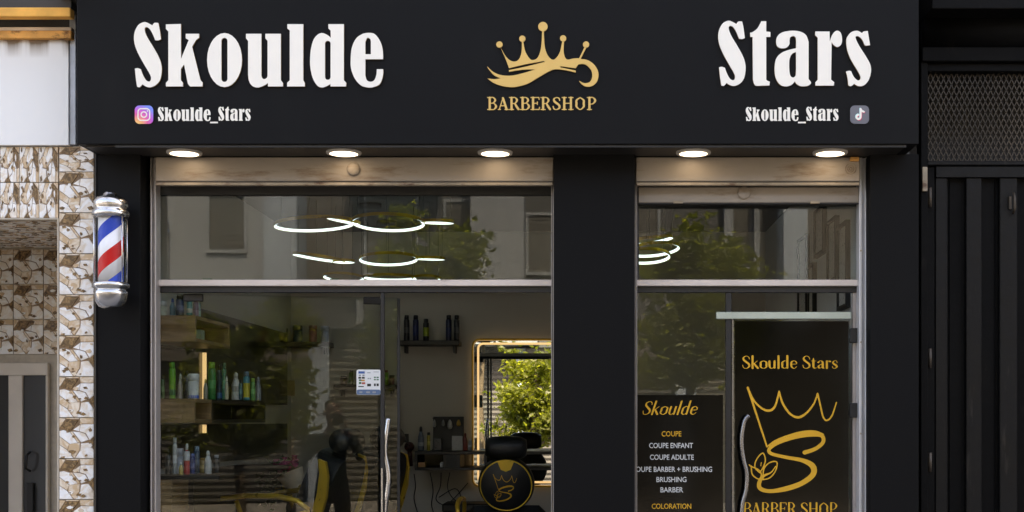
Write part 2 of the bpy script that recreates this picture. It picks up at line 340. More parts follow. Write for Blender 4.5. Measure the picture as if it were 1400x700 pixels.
def fill(contours, depth, name, mats, bevel=0):
    """closed outlines (x,z) -> solid mesh lying in the xz plane, front towards -y at y=0"""
    cu = bpy.data.curves.new('c', 'CURVE'); cu.dimensions = '2D'; cu.fill_mode = 'BOTH'; cu.extrude = depth/2
    if bevel: cu.bevel_depth = bevel; cu.bevel_resolution = 1; cu.offset = -bevel
    for c in contours:
        sp = cu.splines.new('POLY'); sp.points.add(len(c)-1); sp.use_cyclic_u = True
        for i, (x, y) in enumerate(c): sp.points[i].co = (x, y, 0, 1)
    ob = bpy.data.objects.new('c', cu)
    me = bpy.data.meshes.new_from_object(ob); bpy.data.objects.remove(ob); bpy.data.curves.remove(cu)
    me.transform(Matrix.Rotation(PI/2, 4, 'X')); me.transform(Matrix.Translation((0, depth/2 + bevel, 0)))
    me.name = name; me.materials.clear()
    mats = mats if isinstance(mats, (list, tuple)) else [mats]
    for m in mats: me.materials.append(m)
    me.update()
    for p in me.polygons: p.material_index = 0 if (abs(p.normal.y) > .5 or len(mats) == 1) else 1; p.use_smooth = False
    return me
def march(f, x0, y0, h):
    """marching squares of field f[j,i] at level 0 -> closed contours"""
    seg = {}
    nj, ni = f.shape
    pos = f > 0
    def pt(a, b):
        t = f[a]/(f[a]-f[b]); return (x0+h*(a[1]+(b[1]-a[1])*t), y0+h*(a[0]+(b[0]-a[0])*t))
    for j in range(nj-1):
        row = pos[j]; row2 = pos[j+1]
        for i in range(ni-1):
            c = (row[i], row[i+1], row2[i+1], row2[i]); s = sum(c)
            if s == 0 or s == 4: continue
            q = [(j, i), (j, i+1), (j+1, i+1), (j+1, i)]
            ed = []
            for k in range(4):
                if c[k] != c[(k+1) % 4]: ed.append((k, c[k]))
            outs = [k for k, v in ed if v]; ins = [k for k, v in ed if not v]
            for a in outs:   # leave inside on one side
                b = min(ins, key=lambda k: (k-a) % 4 if s != 2 or len(ed) == 2 else (a-k) % 4)
                if len(ins) > 1: ins = [z for z in ins if z != b]
                key = tuple(sorted((q[a], q[(a+1) % 4]))); key2 = tuple(sorted((q[b], q[(b+1) % 4])))
                seg[key] = key2
    out = []
    while seg:
        k0, k = seg.popitem(); loop = [k0]
        while k != k0 and k in seg: loop.append(k); k = seg.pop(k)
        if k == k0 and len(loop) > 3:
            pts = [pt(*e) for e in loop]; res = []
            for i, p in enumerate(pts):     # drop collinear points
                a, b = (res[-1] if res else pts[i-1]), pts[(i+1) % len(pts)]
                ar = abs((p[0]-a[0])*(b[1]-a[1])-(p[1]-a[1])*(b[0]-a[0]))
                if ar > .02*h*h: res.append(p)
            if len(res) > 2: out.append(res)
    return out
def strokes(sts, h):
    """sts: list of [(x,y,r),...] smoothed pens -> contours of their union"""
    caps = []
    for st in sts:
        straight = isinstance(st, tuple)
        pts = list(st); d = []
        if straight or len(pts) == 2: d = pts
        else:
            n = len(pts)
            for i in range(n-1):
                p0 = pts[max(i-1, 0)]; p3 = pts[min(i+2, n-1)]
                d += [cr(p0, pts[i], pts[i+1], p3, j/6) for j in range(6)]
            d.append(pts[-1])
        caps += [(d[i], d[i+1]) for i in range(len(d)-1)]
    xs = [p[0] for c in caps for p in c]; ys = [p[1] for c in caps for p in c]; R = max(p[2] for c in caps for p in c)
    x0, x1, y0, y1 = min(xs)-R-3*h, max(xs)+R+3*h, min(ys)-R-3*h, max(ys)+R+3*h
    X, Y = np.meshgrid(np.arange(x0, x1, h), np.arange(y0, y1, h)); Fd = np.full(X.shape, -9e9)
    for a, b in caps:
        dx, dy = b[0]-a[0], b[1]-a[1]; L2 = dx*dx+dy*dy+1e-12
        t = np.clip(((X-a[0])*dx+(Y-a[1])*dy)/L2, 0, 1)
        Fd = np.maximum(Fd, a[2]+(b[2]-a[2])*t-np.hypot(X-a[0]-dx*t, Y-a[1]-dy*t))
    Fd[np.abs(Fd) < 1e-9] = 1e-9
    return march(Fd, x0, y0, h)
def serif_glyphs(T, t, sf=True, slab=.0):
    G = {}
    s = slab
    def stem(x, y0, y1, top=True, bot=True, r=None):
        o = [((x, y0+T*.6, r or T), (x, y1-T*.6, r or T))]
        w = T+.07+s
        if sf and bot: o.append(((x-w, y0+t, t), (x+w, y0+t, t)))
        if sf and top: o.append(((x-w, y1-t, t), (x+w, y1-t, t)))
        return o
    G['B'] = (.62, stem(.13, 0, 1)+[[(.13,1-t,t),(.36,1-t,t),(.5,.77,T*.9),(.36,.54,t),(.13,.53,t)], [(.3,.53,t),(.42,.51,t),(.56,.27,T),(.4,t,t),(.13,t,t)]])
    G['A'] = (.68, [((.07,0+t,t),(.32,1-T,t)), ((.32,1-T,T),(.57,T*.6,T)), ((.17,.33,t),(.5,.33,t))]+([((.0,t,t),(.16,t,t)),((.46,t,t),(.68,t,t))] if sf else []))
    G['R'] = (.66, stem(.13, 0, 1)+[[(.13,1-t,t),(.36,1-t,t),(.5,.76,T*.9),(.36,.52,t),(.13,.51,t)], [(.36,.5,T*.8),(.48,.25,T),(.6,T*.7,T)]])
    G['E'] = (.6, stem(.13, 0, 1)+[((.13,1-t,t),(.52,1-t,t)), ((.52,1-t,t),(.54,.82,t)), ((.13,.52,t),(.42,.52,t)), ((.42,.62,t),(.42,.42,t)), ((.13,t,t),(.54,t,t)), ((.54,t,t),(.57,.2,t))])
    G['S'] = (.6, [[(.5,.74,t),(.46,.9,t*1.2),(.29,1-t,t),(.12,.86,T*.7),(.14,.68,T),(.3,.52,T),(.47,.35,T),(.48,.15,T*.8),(.3,t,t),(.12,.08,t*1.2),(.06,.28,t)]]+([((.5,.74,t),(.51,.96,t)),((.05,.04,t),(.06,.28,t))] if s else []))
    G['H'] = (.76, stem(.13, 0, 1)+stem(.58, 0, 1)+[((.13,.52,t),(.58,.52,t))])
    G['O'] = (.74, [[(.34,1-t,t),(.1,.75,T*.85),(.06+T*.5,.5,T),(.1,.25,T*.85),(.34,t,t),(.58,.25,T*.85),(.62-T*.5,.5,T),(.58,.75,T*.85),(.34,1-t,t)]])
    G['P'] = (.6, stem(.13, 0, 1)+[[(.13,1-t,t),(.36,1-t,t),(.52,.74,T),(.36,.48,t),(.13,.47,t)]])
    G['k'] = (.55, stem(.11, 0, 1.02, top=False)+[((.11,.3,t),(.42,.6,t)), [(.22,.38,T*.8),(.34,.2,T),(.46,T*.7,T)]])
    G['o'] = (.56, [[(.28,.63-t,t),(.1,.5,T*.8),(.07+T*.4,.31,T),(.1,.13,T*.8),(.28,t,t),(.46,.13,T*.8),(.49-T*.4,.31,T),(.46,.5,T*.8),(.28,.63-t,t)]])
    G['u'] = (.58, [[(.11,.58,T),(.11,.22,T),(.16,.07,T*.7),(.26,t,t),(.38,.1,t)], ((.44,.58,T),(.44,T,T))]+([((.02,.6,t),(.11,.6,t)),((.35,.6,t),(.44,.6,t)),((.44,t,t),(.54,t,t))] if sf else []))
    G['l'] = (.26, stem(.12, 0, 1.02, top=False))
    G['d'] = (.6, [((.44,T,T),(.44,1.0,T)), [(.42,.5,t),(.3,.62,t),(.12,.5,T*.8),(.08+T*.4,.31,T),(.12,.12,T*.8),(.27,t,t),(.42,.14,t)]]+([((.44,t,t),(.55,t,t))] if sf else []))
    G['e'] = (.52, [[(.09,.35,t),(.43,.37,t),(.41,.52,T*.6),(.28,.63-t,t),(.12,.52,T*.8),(.07+T*.4,.31,T),(.13,.12,T*.8),(.3,t,t),(.45,.16,t)]])
    G['t'] = (.38, [[(.15,.82,t),(.15,.6,T),(.15,.18,T),(.22,.04,T*.6),(.34,.06,t)], ((.03,.6,t),(.31,.6,t))])
    G['a'] = (.54, [[(.09,.48,T*.8),(.2,.61,t),(.34,.56,T*.7),(.38,.42,T),(.38,.1,T),(.48,.03,t)], [(.38,.36,t),(.18,.28,t*1.5),(.08+T*.3,.14,T),(.18,.02+t,t*1.2),(.38,.14,t)]])
    G['r'] = (.42, stem(.11, 0, .62, top=False)+[[(.11,.42,t),(.2,.58,t),(.33,.56,T*.8)]]+([((.02,.6,t),(.11,.6,t))] if sf else []))
    G['s'] = (.44, [[(.37,.45,t),(.32,.6,t),(.2,.63-t,t),(.09,.5,T*.7),(.14,.38,T),(.28,.27,T),(.35,.14,T*.8),(.22,t,t),(.08,.06,t),(.05,.18,t)]])
    return G
def stroke_text(txt, G, x0, x1, zb, cap, name, m, parent, y, shear=0, res=.022, depth=.0006, tight=1.0):
    """set the word between x0 and x1, baseline zb, cap height cap; every letter is a part of its own"""
    W = sum(G[c][0] if c != ' ' else .28 for c in txt); sx = (x1-x0)/W; x = x0
    cache = {}
    for c in txt:
        if c == ' ': x += .28*sx; continue
        if c not in cache:
            cs = strokes(G[c][1], res)
            cache[c] = fill([[((p[0]*tight+shear*p[1])*sx, p[1]*cap) for p in q] for q in cs], depth, name, m)
        link(name, cache[c], parent, (x, y, zb)); x += G[c][0]*sx
def sans_text(txt, cx, zb, size, m, parent, y, width=None, name='letter_row', depth=.0005):
    cu = bpy.data.curves.new('t', 'FONT'); cu.body = txt; cu.size = size; cu.align_x = 'CENTER'; cu.extrude = depth/2; cu.offset = .0004
    cu.resolution_u = 3
    ob = bpy.data.objects.new('t', cu); me = bpy.data.meshes.new_from_object(ob)
    bpy.data.objects.remove(ob); bpy.data.curves.remove(cu)
    xs = [v.co.x for v in me.vertices]; sx = width/(max(xs)-min(xs)) if width else 1; mid = (max(xs)+min(xs))/2
    me.transform(Matrix.Diagonal((sx, 1, 1, 1)) @ Matrix.Translation((-mid, 0, 0))); me.transform(Matrix.Rotation(PI/2, 4, 'X'))
    me.name = name; me.materials.clear(); me.materials.append(m)
    return link(name, me, parent, (cx, y, zb))

# ================================================================== SETTING
def sheet(name, x0, x1, y0, y1, z, m, th=.2):
    return tag(MB().box(x0, x1, y0, y1, z-th, z).build(name, m), kind='structure')
sheet('ground', -90, 90, -90, 90, -.62, M['asphalt'], .3)
sheet('pavement', -30, 30, -3.2, -.02, 0, M['pave'], .5)
sheet('kerb', -30, 30, -3.36, -3.2, -.004, M['opp_pale'], .5)
sheet('road', -30, 30, -10.0, -3.36, -.13, M['asphalt'], .4)
sheet('far_kerb', -30, 30, -10.16, -10.0, -.004, M['opp_pale'], .5)
sheet('far_pavement', -30, 30, -18.0, -10.16, 0, M['pave'], .5)
XL, XR, YB, ZC = -2.12, 1.30, 3.37, 2.86
sheet('shop_floor', XL, XR, 0.06, YB, 0.01, M['floor'], .4)

# ================================================================== SHOP BUILDING
shop = thing('shop_building', 'barbershop building with black clad pillars and a plastered interior behind the glass', 'building', (0, 0, 0))
YP = -.17
zsoff = PZ(197, -.37)
xl0, xl1 = PX(132, YP), PX(192, YP); xm0, xm1 = PX(757, YP+.0), PX(868, YP); xr0, xr1 = PX(1190, YP), PX(1256, YP)
def pillar(x0, x1, lab):
    MB().box(x0, x1, YP, .06, -.3, zsoff-.003, b=.002).build('pillar_cladding', M['panel_dull'], shop, lab)
pillar(xl0, xl1, 'narrow black clad pillar behind the barber pole')
pillar(xm0, xm1, 'wide black clad pillar between the two windows')
pillar(xr0, xr1, 'black clad pillar beside the black gate')
MB().box(xl0-.004, xl0, YP-.006, YP+.05, -.3, zsoff-.003).build('corner_trim', M['black_metal'], shop)
for xa in (XL-.15, XR): MB().box(xa, xa+.15, .061, YB+.15, -.3, ZC+.1).build('side_wall', M['int_wall' if xa < 0 else 'right_wall'], shop)
MB().box(XL, XR, YB, YB+.15, -.3, ZC+.1).build('back_wall', M['int_wall'], shop)
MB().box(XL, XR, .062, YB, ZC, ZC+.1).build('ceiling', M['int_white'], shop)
b = MB(); b.box(PX(132, YP), PX(1256, YP), .0, .25, PZ(252, 0)+.02, ZC+.1)
b.build('lintel', M['int_dark'], shop)
MB().box(PX(132, YP), PX(1256, YP), .0, .25, ZC+.101, 3.618).build('upper_lintel', M['int_dark'], shop)
MB().box(xl1, -2.02, .0, .06, -.3, PZ(252, 0)).build('reveal', M['black_metal'], shop)
MB().box(PX(1183, 0), xr0+.03, .0, .06, -.3, PZ(252, 0)).build('reveal', M['black_metal'], shop)
MB().box(-8, 9, -.02, .3, 3.62, 9.6).build('unseen_upper_wall', M['render_white'], shop)  # unseen storey, built this high to shade the street front
MB().box(-8, 9, .3, 8, 9.4, 9.6).build('unseen_roof', M['pave'], shop)  # unseen slab added with the upper wall to block the sun
MB().box(-8, xl0-.5, 3.5, 3.7, -.3, 9.4).build('rear_wall', M['render_white'], shop)
MB().box(1.6, 9, 3.5, 3.7, -.3, 9.4).build('rear_wall', M['render_white'], shop)
MB().box(-8.2, -8, 0, 8, -.3, 9.4).build('end_wall', M['render_white'], shop)
MB().box(9, 9.2, 0, 8, -.3, 9.4).build('end_wall', M['render_white'], shop)
MB().box(-8, 9, 7.8, 8, -.3, 9.4).build('rear_wall', M['render_white'], shop)

# ================================================================== FASCIA SIGN
YS = -.37
sx0, sx1 = PX(105, YS), PX(1256, YS)
ztop = PZ(-60, YS)
sign = thing('fascia_sign', 'wide black shop sign reading Skoulde Stars Barbershop with a gold crown', 'sign', (0, 0, 0))
MB().box(sx0, sx1, YS, -.03, zsoff, ztop, b=.0025).build('panel', M['panel'], sign)
b = MB()
b.box(sx0+.03, sx1-.05, YS+.03, -.135, zsoff-.006, zsoff-.0003)
b.build('soffit_sheet', M['soffit'], sign)
MB().box(PX(150, YS)+.02, PX(1240, YS), YS+.012, YS+.02, zsoff-.012, zsoff-.0005).build('drip_edge', M['black_metal'], sign)
def big_letters(chars, dy=0):
    for c in chars:
        cs = [[(PX(x, YS), PZ(y, YS)) for x, y in q] for q in GL[c]]
        cx = sum(p[0] for p in cs[0])/len(cs[0]); cz = sum(p[1] for p in cs[0])/len(cs[0])
        cs = [[(x-cx, z-cz) for x, z in q] for q in cs]
        me = fill(cs, .010, 'letter', [M['white_letter'], M['gold_edge']])
        link('letter', me, sign, (cx, YS-.0105, cz))
        # dark standoff rim behind each letter
big_letters(['S', 'k', 'o', 'u', 'l', 'd', 'e']); big_letters(['S2', 't', 'a', 'r', 's'])
def small_word(chars, x0, x1, xr0, zb, zt):
    """chars come from the traced letters; x0..x1 photo span of the large word, mapped to a row starting at xr0 (photo px)"""
    s = .2115
    for c in chars:
        cs = [[(PX(xr0+(x-x0)*s, YS), PZ(zb-(120-y)*s*1.02, YS)) for x, y in q] for q in GL[c]]
        cx = sum(p[0] for p in cs[0])/len(cs[0]); cz = sum(p[1] for p in cs[0])/len(cs[0])
        me = fill([[(x-cx, z-cz) for x, z in q] for q in cs], .002, 'small_letter', M['white_letter'])
        link('small_letter', me, sign, (cx, YS-.0022, cz))
def handle_text(x):
    small_word(['S', 'k', 'o', 'u', 'l', 'd', 'e'], 184, 524, x, 165.6, 147)
    MB().box(PX(x+71.5, YS), PX(x+82, YS), YS-.0022, YS-.0002, PZ(168.6, YS), PZ(166.6, YS)).build('underscore', M['white_letter'], sign)
    small_word(['S2', 't', 'a', 'r', 's'], 981, 1189, x+82.5, 165.6, 147)
handle_text(216); handle_text(1019.5)
def rrect(cx, cz, w, h, r, k=6):
    o = []
    for (sx, sz, a0) in ((1, 1, 0), (-1, 1, 90), (-1, -1, 180), (1, -1, 270)):
        for j in range(k+1):
            a = math.radians(a0+90*j/k); o.append((cx+sx*(w/2-r)+r*math.cos(a), cz+sz*(h/2-r)+r*math.sin(a)))
    return o
# camera-glyph icon with colour blend
def icon_grad():
    m = mat('icon_colour_blend', (.6, .1, .5), .35); nt = m.node_tree; bs = nt.nodes['Principled BSDF']; N = nt.nodes.new; L = nt.links.new
    tc = N('ShaderNodeTexCoord'); mp = N('ShaderNodeMapping'); mp.inputs['Location'].default_value = (.030, 0, .046); mp.inputs['Scale'].default_value = (1, 0, 1)
    gr = N('ShaderNodeVectorMath'); gr.operation = 'LENGTH'; r = N('ShaderNodeValToRGB'); r.color_ramp.elements.remove(r.color_ramp.elements[0])
    e = r.color_ramp.elements; e[0].position = 0; e[0].color = (.95, .62, .2, 1)
    for p, c in ((.25, (.95, .42, .16, 1)), (.5, (.85, .12, .32, 1)), (.75, (.6, .1, .62, 1)), (1, (.16, .25, .8, 1))):
        q = e.new(p); q.color = c
    mu = N('ShaderNodeMath'); mu.operation = 'MULTIPLY'; mu.inputs[1].default_value = 11
    L(tc.outputs['Object'], mp.inputs[0]); L(mp.outputs[0], gr.inputs[0]); L(gr.outputs['Value'], mu.inputs[0]); L(mu.outputs[0], r.inputs[0]); L(r.outputs[0], bs.inputs['Base Color'])
    return m
icx, icz = P(197.2, 157, YS)
ic = link('icon_tile', fill([rrect(0, 0, .080, .080, .020)], .004, 'icon_tile', icon_grad()), sign, (icx, YS-.0042, icz)); ic['label'] = 'rounded camera icon in orange, pink and violet'
link('icon_outline', fill([rrect(0, 0, .056, .056, .016), rrect(0, 0, .046, .046, .011)], .001, 'icon_outline', M['white_letter']), ic, (0, -.0012, 0))
link('icon_ring', fill([ellipse(0, 0, .0145, .0145), ellipse(0, 0, .0095, .0095)], .001, 'icon_ring', M['white_letter']), ic, (0, -.0012, 0))
link('icon_dot', fill([ellipse(.0155, .0155, .003, .003)], .001, 'icon_dot', M['white_letter']), ic, (0, -.0012, 0))
tcx, tcz = P(1175, 157, YS)
ic2 = link('icon_tile', fill([rrect(0, 0, .082, .080, .020)], .004, 'icon_tile', flat('icon_grey', (.13, .13, .15), .4)), sign, (tcx, YS-.0042, tcz)); ic2['label'] = 'rounded grey icon with a white music note'
note = strokes([[(.004, .024, .0042), (.004, -.006, .0042), (.002, -.016, .0042), (-.006, -.020, .0042), (-.0135, -.014, .0042), (-.0125, -.005, .0042), (-.006, -.001, .0042)], [(.005, .024, .0035), (.009, .016, .004), (.018, .012, .004)]], .0012)
for dx, dz, c, yy in ((.0022, -.002, flat('note_red', (.75, .03, .13), .4), -.0012), (-.0016, .0016, flat('note_cyan', (.35, .75, .8), .4), -.0016), (0, 0, M['white_letter'], -.0022)):
    link('note', fill(note, .0008, 'note', c), ic2, (dx, yy, dz))
# crown emblem traced from the sign
def z2(pts): return [((PX(650+x/4.668, YS)), PZ(20+y/4.668, YS)) for x, y in pts]
crown = contour([(160,210,K),(192,265),(222,295),(255,302),(280,285),(295,240),(297,172,K),(306,172,K),(318,235),(348,285),(375,292),(402,270),(420,210),(426,105,K),(437,105,K),(442,200),(460,260),(490,290),(515,280),(540,240),(554,172,K),(566,172,K),(563,235),(572,275),(590,290),(625,283),(662,281,K),(699,205,K),(709,210,K),(672,285,K),(720,295),(760,325),(785,375),(775,430),(740,460),(700,460),(672,440),(662,425,K),(695,440),(730,432),(745,400),(740,360),(715,330),(690,318),(662,320),(655,322,K),(640,345,K),(600,340),(545,332,K),(540,339,K),(640,360,K),(640,372,K),(570,357),(510,352),(470,365),(400,405),(330,445),(250,465),(180,460),(120,440),(78,410,K),(120,415),(162,410,K),(120,390),(85,350),(75,332,K),(110,365),(160,388),(230,392),(310,375),(382,352,K),(300,355),(215,368,K),(215,357,K),(330,333),(442,305,K),(440,299,K),(330,318),(215,345,K),(195,290)])
cb = [z2(crown)]
em = link('crown_emblem', fill(cb, .008, 'crown_emblem', [M['gold_vinyl'], M['gold_edge']]), sign, (0, YS-.0082, 0))
for (x, y, r) in ((154, 194, 20), (300, 157, 20), (431, 80, 30), (560, 155, 20), (706, 194, 20)):
    p = z2([(x, y)])[0]; link('crown_ball', fill([ellipse(0, 0, r/4.668*.0032, r/4.668*.0032)], .0085, 'crown_ball', [M['gold_vinyl'], M['gold_edge']]), em, (p[0], -.0006, p[1]))
GW = serif_glyphs(.074, .034, True, .0)
stroke_text('BARBERSHOP', GW, PX(667, YS), PX(817, YS), PZ(150.5, YS), 17.5*.0032, 'emblem_letter', M['gold_vinyl'], sign, YS-.0042, depth=.004, res=.016, tight=.88)

# ================================================================== DOWNLIGHTS under the sign
dl = thing('downlight', 'x', 'downlight', group='round lit downlights in a row under the black sign')
b = MB().lathe([(.062, .0), (.076, .0), (.078, .004), (.078, .016), (.06, .016)], (0, 0, -.016), 32, caps=False)
b.build('rim', M['fitting'], dl)
MB().lathe([(0.0, -.0145), (.064, -.0145), (.066, -.004)], (0, 0, 0), 32, caps=False).build('diffuser', M['lit_white'], dl)
YD = -.235
labs = ['lit round downlight under the sign nearest the barber pole', 'lit round downlight under the sign above the glass door, second from the left',
        'lit round downlight under the sign at the left of the wide black pillar', 'lit round downlight under the sign just right of the wide black pillar',
        'lit round downlight under the sign nearest the black gate']
for i, px in enumerate((252, 470, 677, 948, 1135)):
    o = dl if i == 0 else copy_tree(dl); o['label'] = labs[i]
    o.location = (PX(px, YD), YD, zsoff-.0005)
    # YD sits in the middle of the soffit

# ================================================================== SHUTTER BOXES
def shutter_box(pxa, pxb, lab, yt, yb, second=None, knob=None, roundel=None, Y=-.13):
    t = thing('roller_shutter_box', lab, 'shutter housing', group='cream roller shutter housings above the windows')
    x0, x1 = PX(pxa, Y), PX(pxb, Y)
    MB().box(x0, x1, Y, -.002, PZ(yb, Y)+.006, zsoff-.008, b=.004).build('housing', M['cream'], t)
    z = PZ(yb, Y)
    MB().box(x0+.004, x1-.004, Y-.006, Y+.02, z-.012, z+.001, b=.002).build('lower_lip', M['cream_lip'], t)
    MB().box(x0+.004, x1-.004, Y-.001, Y+.02, z+.001, z+.006).build('shadow_gap', M['black_metal'], t)
    if knob:
        for kx, ky, r in knob:
            X, Z = P(kx, ky, Y-.01)
            MB().lathe([(r, 0), (r, -.006), (r*.85, -.011), (r*.5, -.014), (0, -.015)], (X, Y-.001, Z), 18, axis='y').build('lock_cover', M['cream'], t)
    if second:
        ya, ybb = second
        Y2 = -.06
        s = MB().box(PX(pxa+4, Y2), PX(pxb-2, Y2), Y2, Y2+.03, PZ(ybb, Y2), PZ(ya, Y2), b=.002).build('shutter_bottom_bar', M['cream'], t)
        MB().box(PX(pxa+4, Y2), PX(pxb-2, Y2), Y2-.003, Y2+.012, PZ(ybb+2, Y2), PZ(ybb, Y2)-.001).build('rubber_seal', M['black_metal'], t)
        X, Z = P(1017, 264, Y2); MB().lathe([(.030, 0), (.030, -.006), (.025, -.012), (0, -.014)], (X, Y2-.001, Z), 18, axis='y').build('lock_cover', M['cream'], t)
        for q in (927, 1114):
            X, Z = P(q, ybb, Y2); MB().box(X-.022, X+.022, Y2-.014, Y2-.003, Z-.006, Z+.006, b=.002).build('stop_bracket', M['cream_lip'], t)
    if roundel:
        X, Z = P(roundel[0], roundel[1], Y)
        b = MB()
        for r in (.024, .014, .006): b.tube([(X+r*math.cos(a*PI/9), Y-.001, Z+r*math.sin(a*PI/9)) for a in range(18)], .0018, 5, closed=True)
        b.build('embossed_roundel', M['cream_lip'], t)
        b = MB().box(X-.005, X+.035, Y-.02, Y, Z+.033, Z+.052, b=.003); b.build('corner_bracket', M['rust'], t)
    return t
shutter_box(212, 757, 'long cream roller shutter housing over the wide left window', 212, 250, knob=[(483, 231, .030)])
shutter_box(869, 1176, 'short rust stained cream roller shutter housing over the right window', 212, 250, second=(256, 277), roundel=(1163, 231))
for q in (265, 695):
    pass

# ================================================================== FRAMES, TRANSOM, GLASS
def guide(x0p, x1p, m, lab, y0=-.075, y1=-.005):
    t = thing('shutter_guide', lab, 'rail', group='vertical shutter guide rails')
    b = MB(); X0, X1 = PX(x0p, y0), PX(x1p, y0); zt = PZ(252, 0)+.12
    w = X1-X0
    b.box(X0, X0+w*.32, y0, y1, -.2, zt, b=.002); b.box(X1-w*.3, X1, y0, y1, -.2, zt, b=.002); b.box(X0+w*.32, X1-w*.3, y0+.018, y1, -.2, zt)
    b.build('channel', m, t)
    rv = MB().lathe([(.004, 0), (.004, -.002), (0, -.003)], (0, 0, 0), 8, axis='y').mesh('rivet', M['cream_lip'])
    for k in range(5): link('rivet', rv, t, (X0+w*.15, y0-.0002, .6+k*.42))
guide(205, 213, M['guide'], 'pinkish grey vertical shutter guide left of the wide window')
guide(1175, 1187, M['guide_pale'], 'pale vertical shutter guide at the right end of the right window')
guide(867, 871, M['guide'], 'thin vertical shutter guide at the left end of the right window')
guide(753.5, 757.5, M['guide'], 'thin vertical shutter guide at the right end of the wide window')

def transom(px0, px1, y0, y1, lab, topf):
    t = thing('transom_window', lab, 'window', group='fixed transom panes over the doors')
    x0, x1 = PX(px0, 0), PX(px1, 0); zt = PZ(topf, 0); zb = PZ(384, 0)
    b = MB(); b.box(x0, x1, -.01, .03, PZ(y1, 0), PZ(topf, 0)+.03)
    b.build('head_frame', M['black_metal'], t)
    MB().box(x0, x0+.012, -.012, .03, zb, PZ(y1, 0)).build('side_frame', M['dark_frame'], t)
    MB().box(x1-.008, x1, -.012, .03, zb, PZ(y1, 0)).build('side_frame', M['dark_frame'], t)
    MB().box(x0+.012, x1-.008, .006, .014, zb, PZ(y1, 0)).build('pane', M['glass'], t)
    # bar below
    r = MB().box(x0-.004, x1+.006, -.035, .03, PZ(391, -.03), PZ(382.5, -.03), b=.002).build('transom_bar', M['alu'], t)
    MB().box(x0, x1, -.012, .026, PZ(400, 0), PZ(391, -.03)-.0005, b=.001).build('door_head_rail', M['dark_frame'], t)
    for k, q in enumerate((px0+70, px1-300)):
        X = PX(q, -.03); MB().box(X-.02, X+.02, -.03, -.01, PZ(382.5, -.03), PZ(382.5, -.03)+.006).build('glazing_packer', M['green_leaf_in'], t) if px0 < 500 else None
    return t
transom(213, 757, 252, 267, 'wide fixed glass pane above the open barbershop door, reflecting a tree', 250)
transom(870, 1176, 252, 281, 'short fixed glass pane above the black film door, showing the chandelier', 262)

# left door leaf: hinged at px 215, swung a little inward
hx = PX(215.5, .01); ang = math.radians(10.6)
ld = thing('glass_door', 'clear frameless glass door leaf ajar with a bent steel handle', 'door', (hx, .012, 0), rot=(0, 0, ang), group='frameless glass door leaves')
Ld = 1.105; zdt = PZ(399.5, 0)-.004
MB().box(.006, Ld, -.005, .005, .02, zdt-.002).build('pane', M['glass2'], ld)
MB().box(Ld, Ld+.014, -.008, .008, .02, zdt-.004, b=.002).build('edge_seal', M['black_metal'], ld)
for q in (.16, .99): MB().box(q-.045, q+.045, -.014, .014, zdt-.035, zdt-.001, b=.003).build('patch_fitting', M['dark_frame'], ld)
def smooth_path(q, k=5):
    return [cr(q[max(i-1, 0)], q[i], q[i+1], q[min(i+2, len(q)-1)], j/k) for i in range(len(q)-1) for j in range(k)]+[q[-1]]
# bent handle in local coordinates
hz = lambda py: PZ(py, .17)
hp = [(1.062, -.055, hz(572)), (1.054, -.060, hz(588)), (1.046, -.062, hz(606)), (1.046, -.064, hz(622)), (1.058, -.066, hz(640)), (1.062, -.066, hz(655)), (1.056, -.062, hz(672)), (1.046, -.06, hz(690)), (1.040, -.06, hz(720))]
MB().tube(smooth_path(hp), .0125, 12).build('handle', M['steel'], ld)
MB().lathe([(.008, 0), (.008, .05)], (1.048, -.055, hz(602)), 10, axis='y').build('handle_bolt', M['chrome'], ld)
# centre post
t = thing('door_post', 'slim dark vertical post between the ajar door and the open doorway', 'post')
X = PX(523, 0); MB().box(X-.009, X+.009, -.008, .02, 0, PZ(400, 0)-.0005, b=.002).build('upright', M['dark_frame'], t)
MB().box(X-.004, X+.002, -.012, -.008, 0, PZ(640, 0)).build('brush_strip', M['steel'], t)
# notice on the leaf
nt_ = thing('notice_card', 'small white opening notice with blue footer stuck on the ajar glass door', 'notice', (0, 0, 0))
nt_.matrix_world = Matrix.Translation((hx, .012, 0)) @ Matrix.Rotation(ang, 4, 'Z')
nx0, nx1 = .912, 1.026; nz1, nz0 = PZ(505.5, .2), PZ(540, .2)
nw = nx1-nx0; nh = nz1-nz0; ncx = (nx0+nx1)/2; ncz = (nz0+nz1)/2
card = link('card', fill([rrect(0, 0, nw, nh, .01)], .001, 'card', flat('card_white', (.82, .83, .82), .4)), nt_, (ncx, -.0075, ncz))
cw = {'b': flat('card_blue', (.02, .10, .35), .4), 'f': flat('card_footer', (.09, .16, .28), .4), 'k': flat('card_black', (.01, .015, .012), .4), 'g': flat('card_green', (.03, .14, .07), .4), 'o': flat('card_orange', (.6, .3, .05), .4), 'r': flat('card_red', (.5, .1, .08), .4), 'y': flat('card_grey', (.3, .32, .34), .4)}
def patch(u0, u1, v0, v1, c): MB().box(-nw/2+nw*u0, -nw/2+nw*u1, -.001, -.0002, nh/2-nh*v1, nh/2-nh*v0).build('print_patch', cw[c], card)
MB().prism(rrect(0, -nh*.39, nw*.98, nh*.2, .008), -.0009, -.0002).build('footer_band', cw['f'], card)
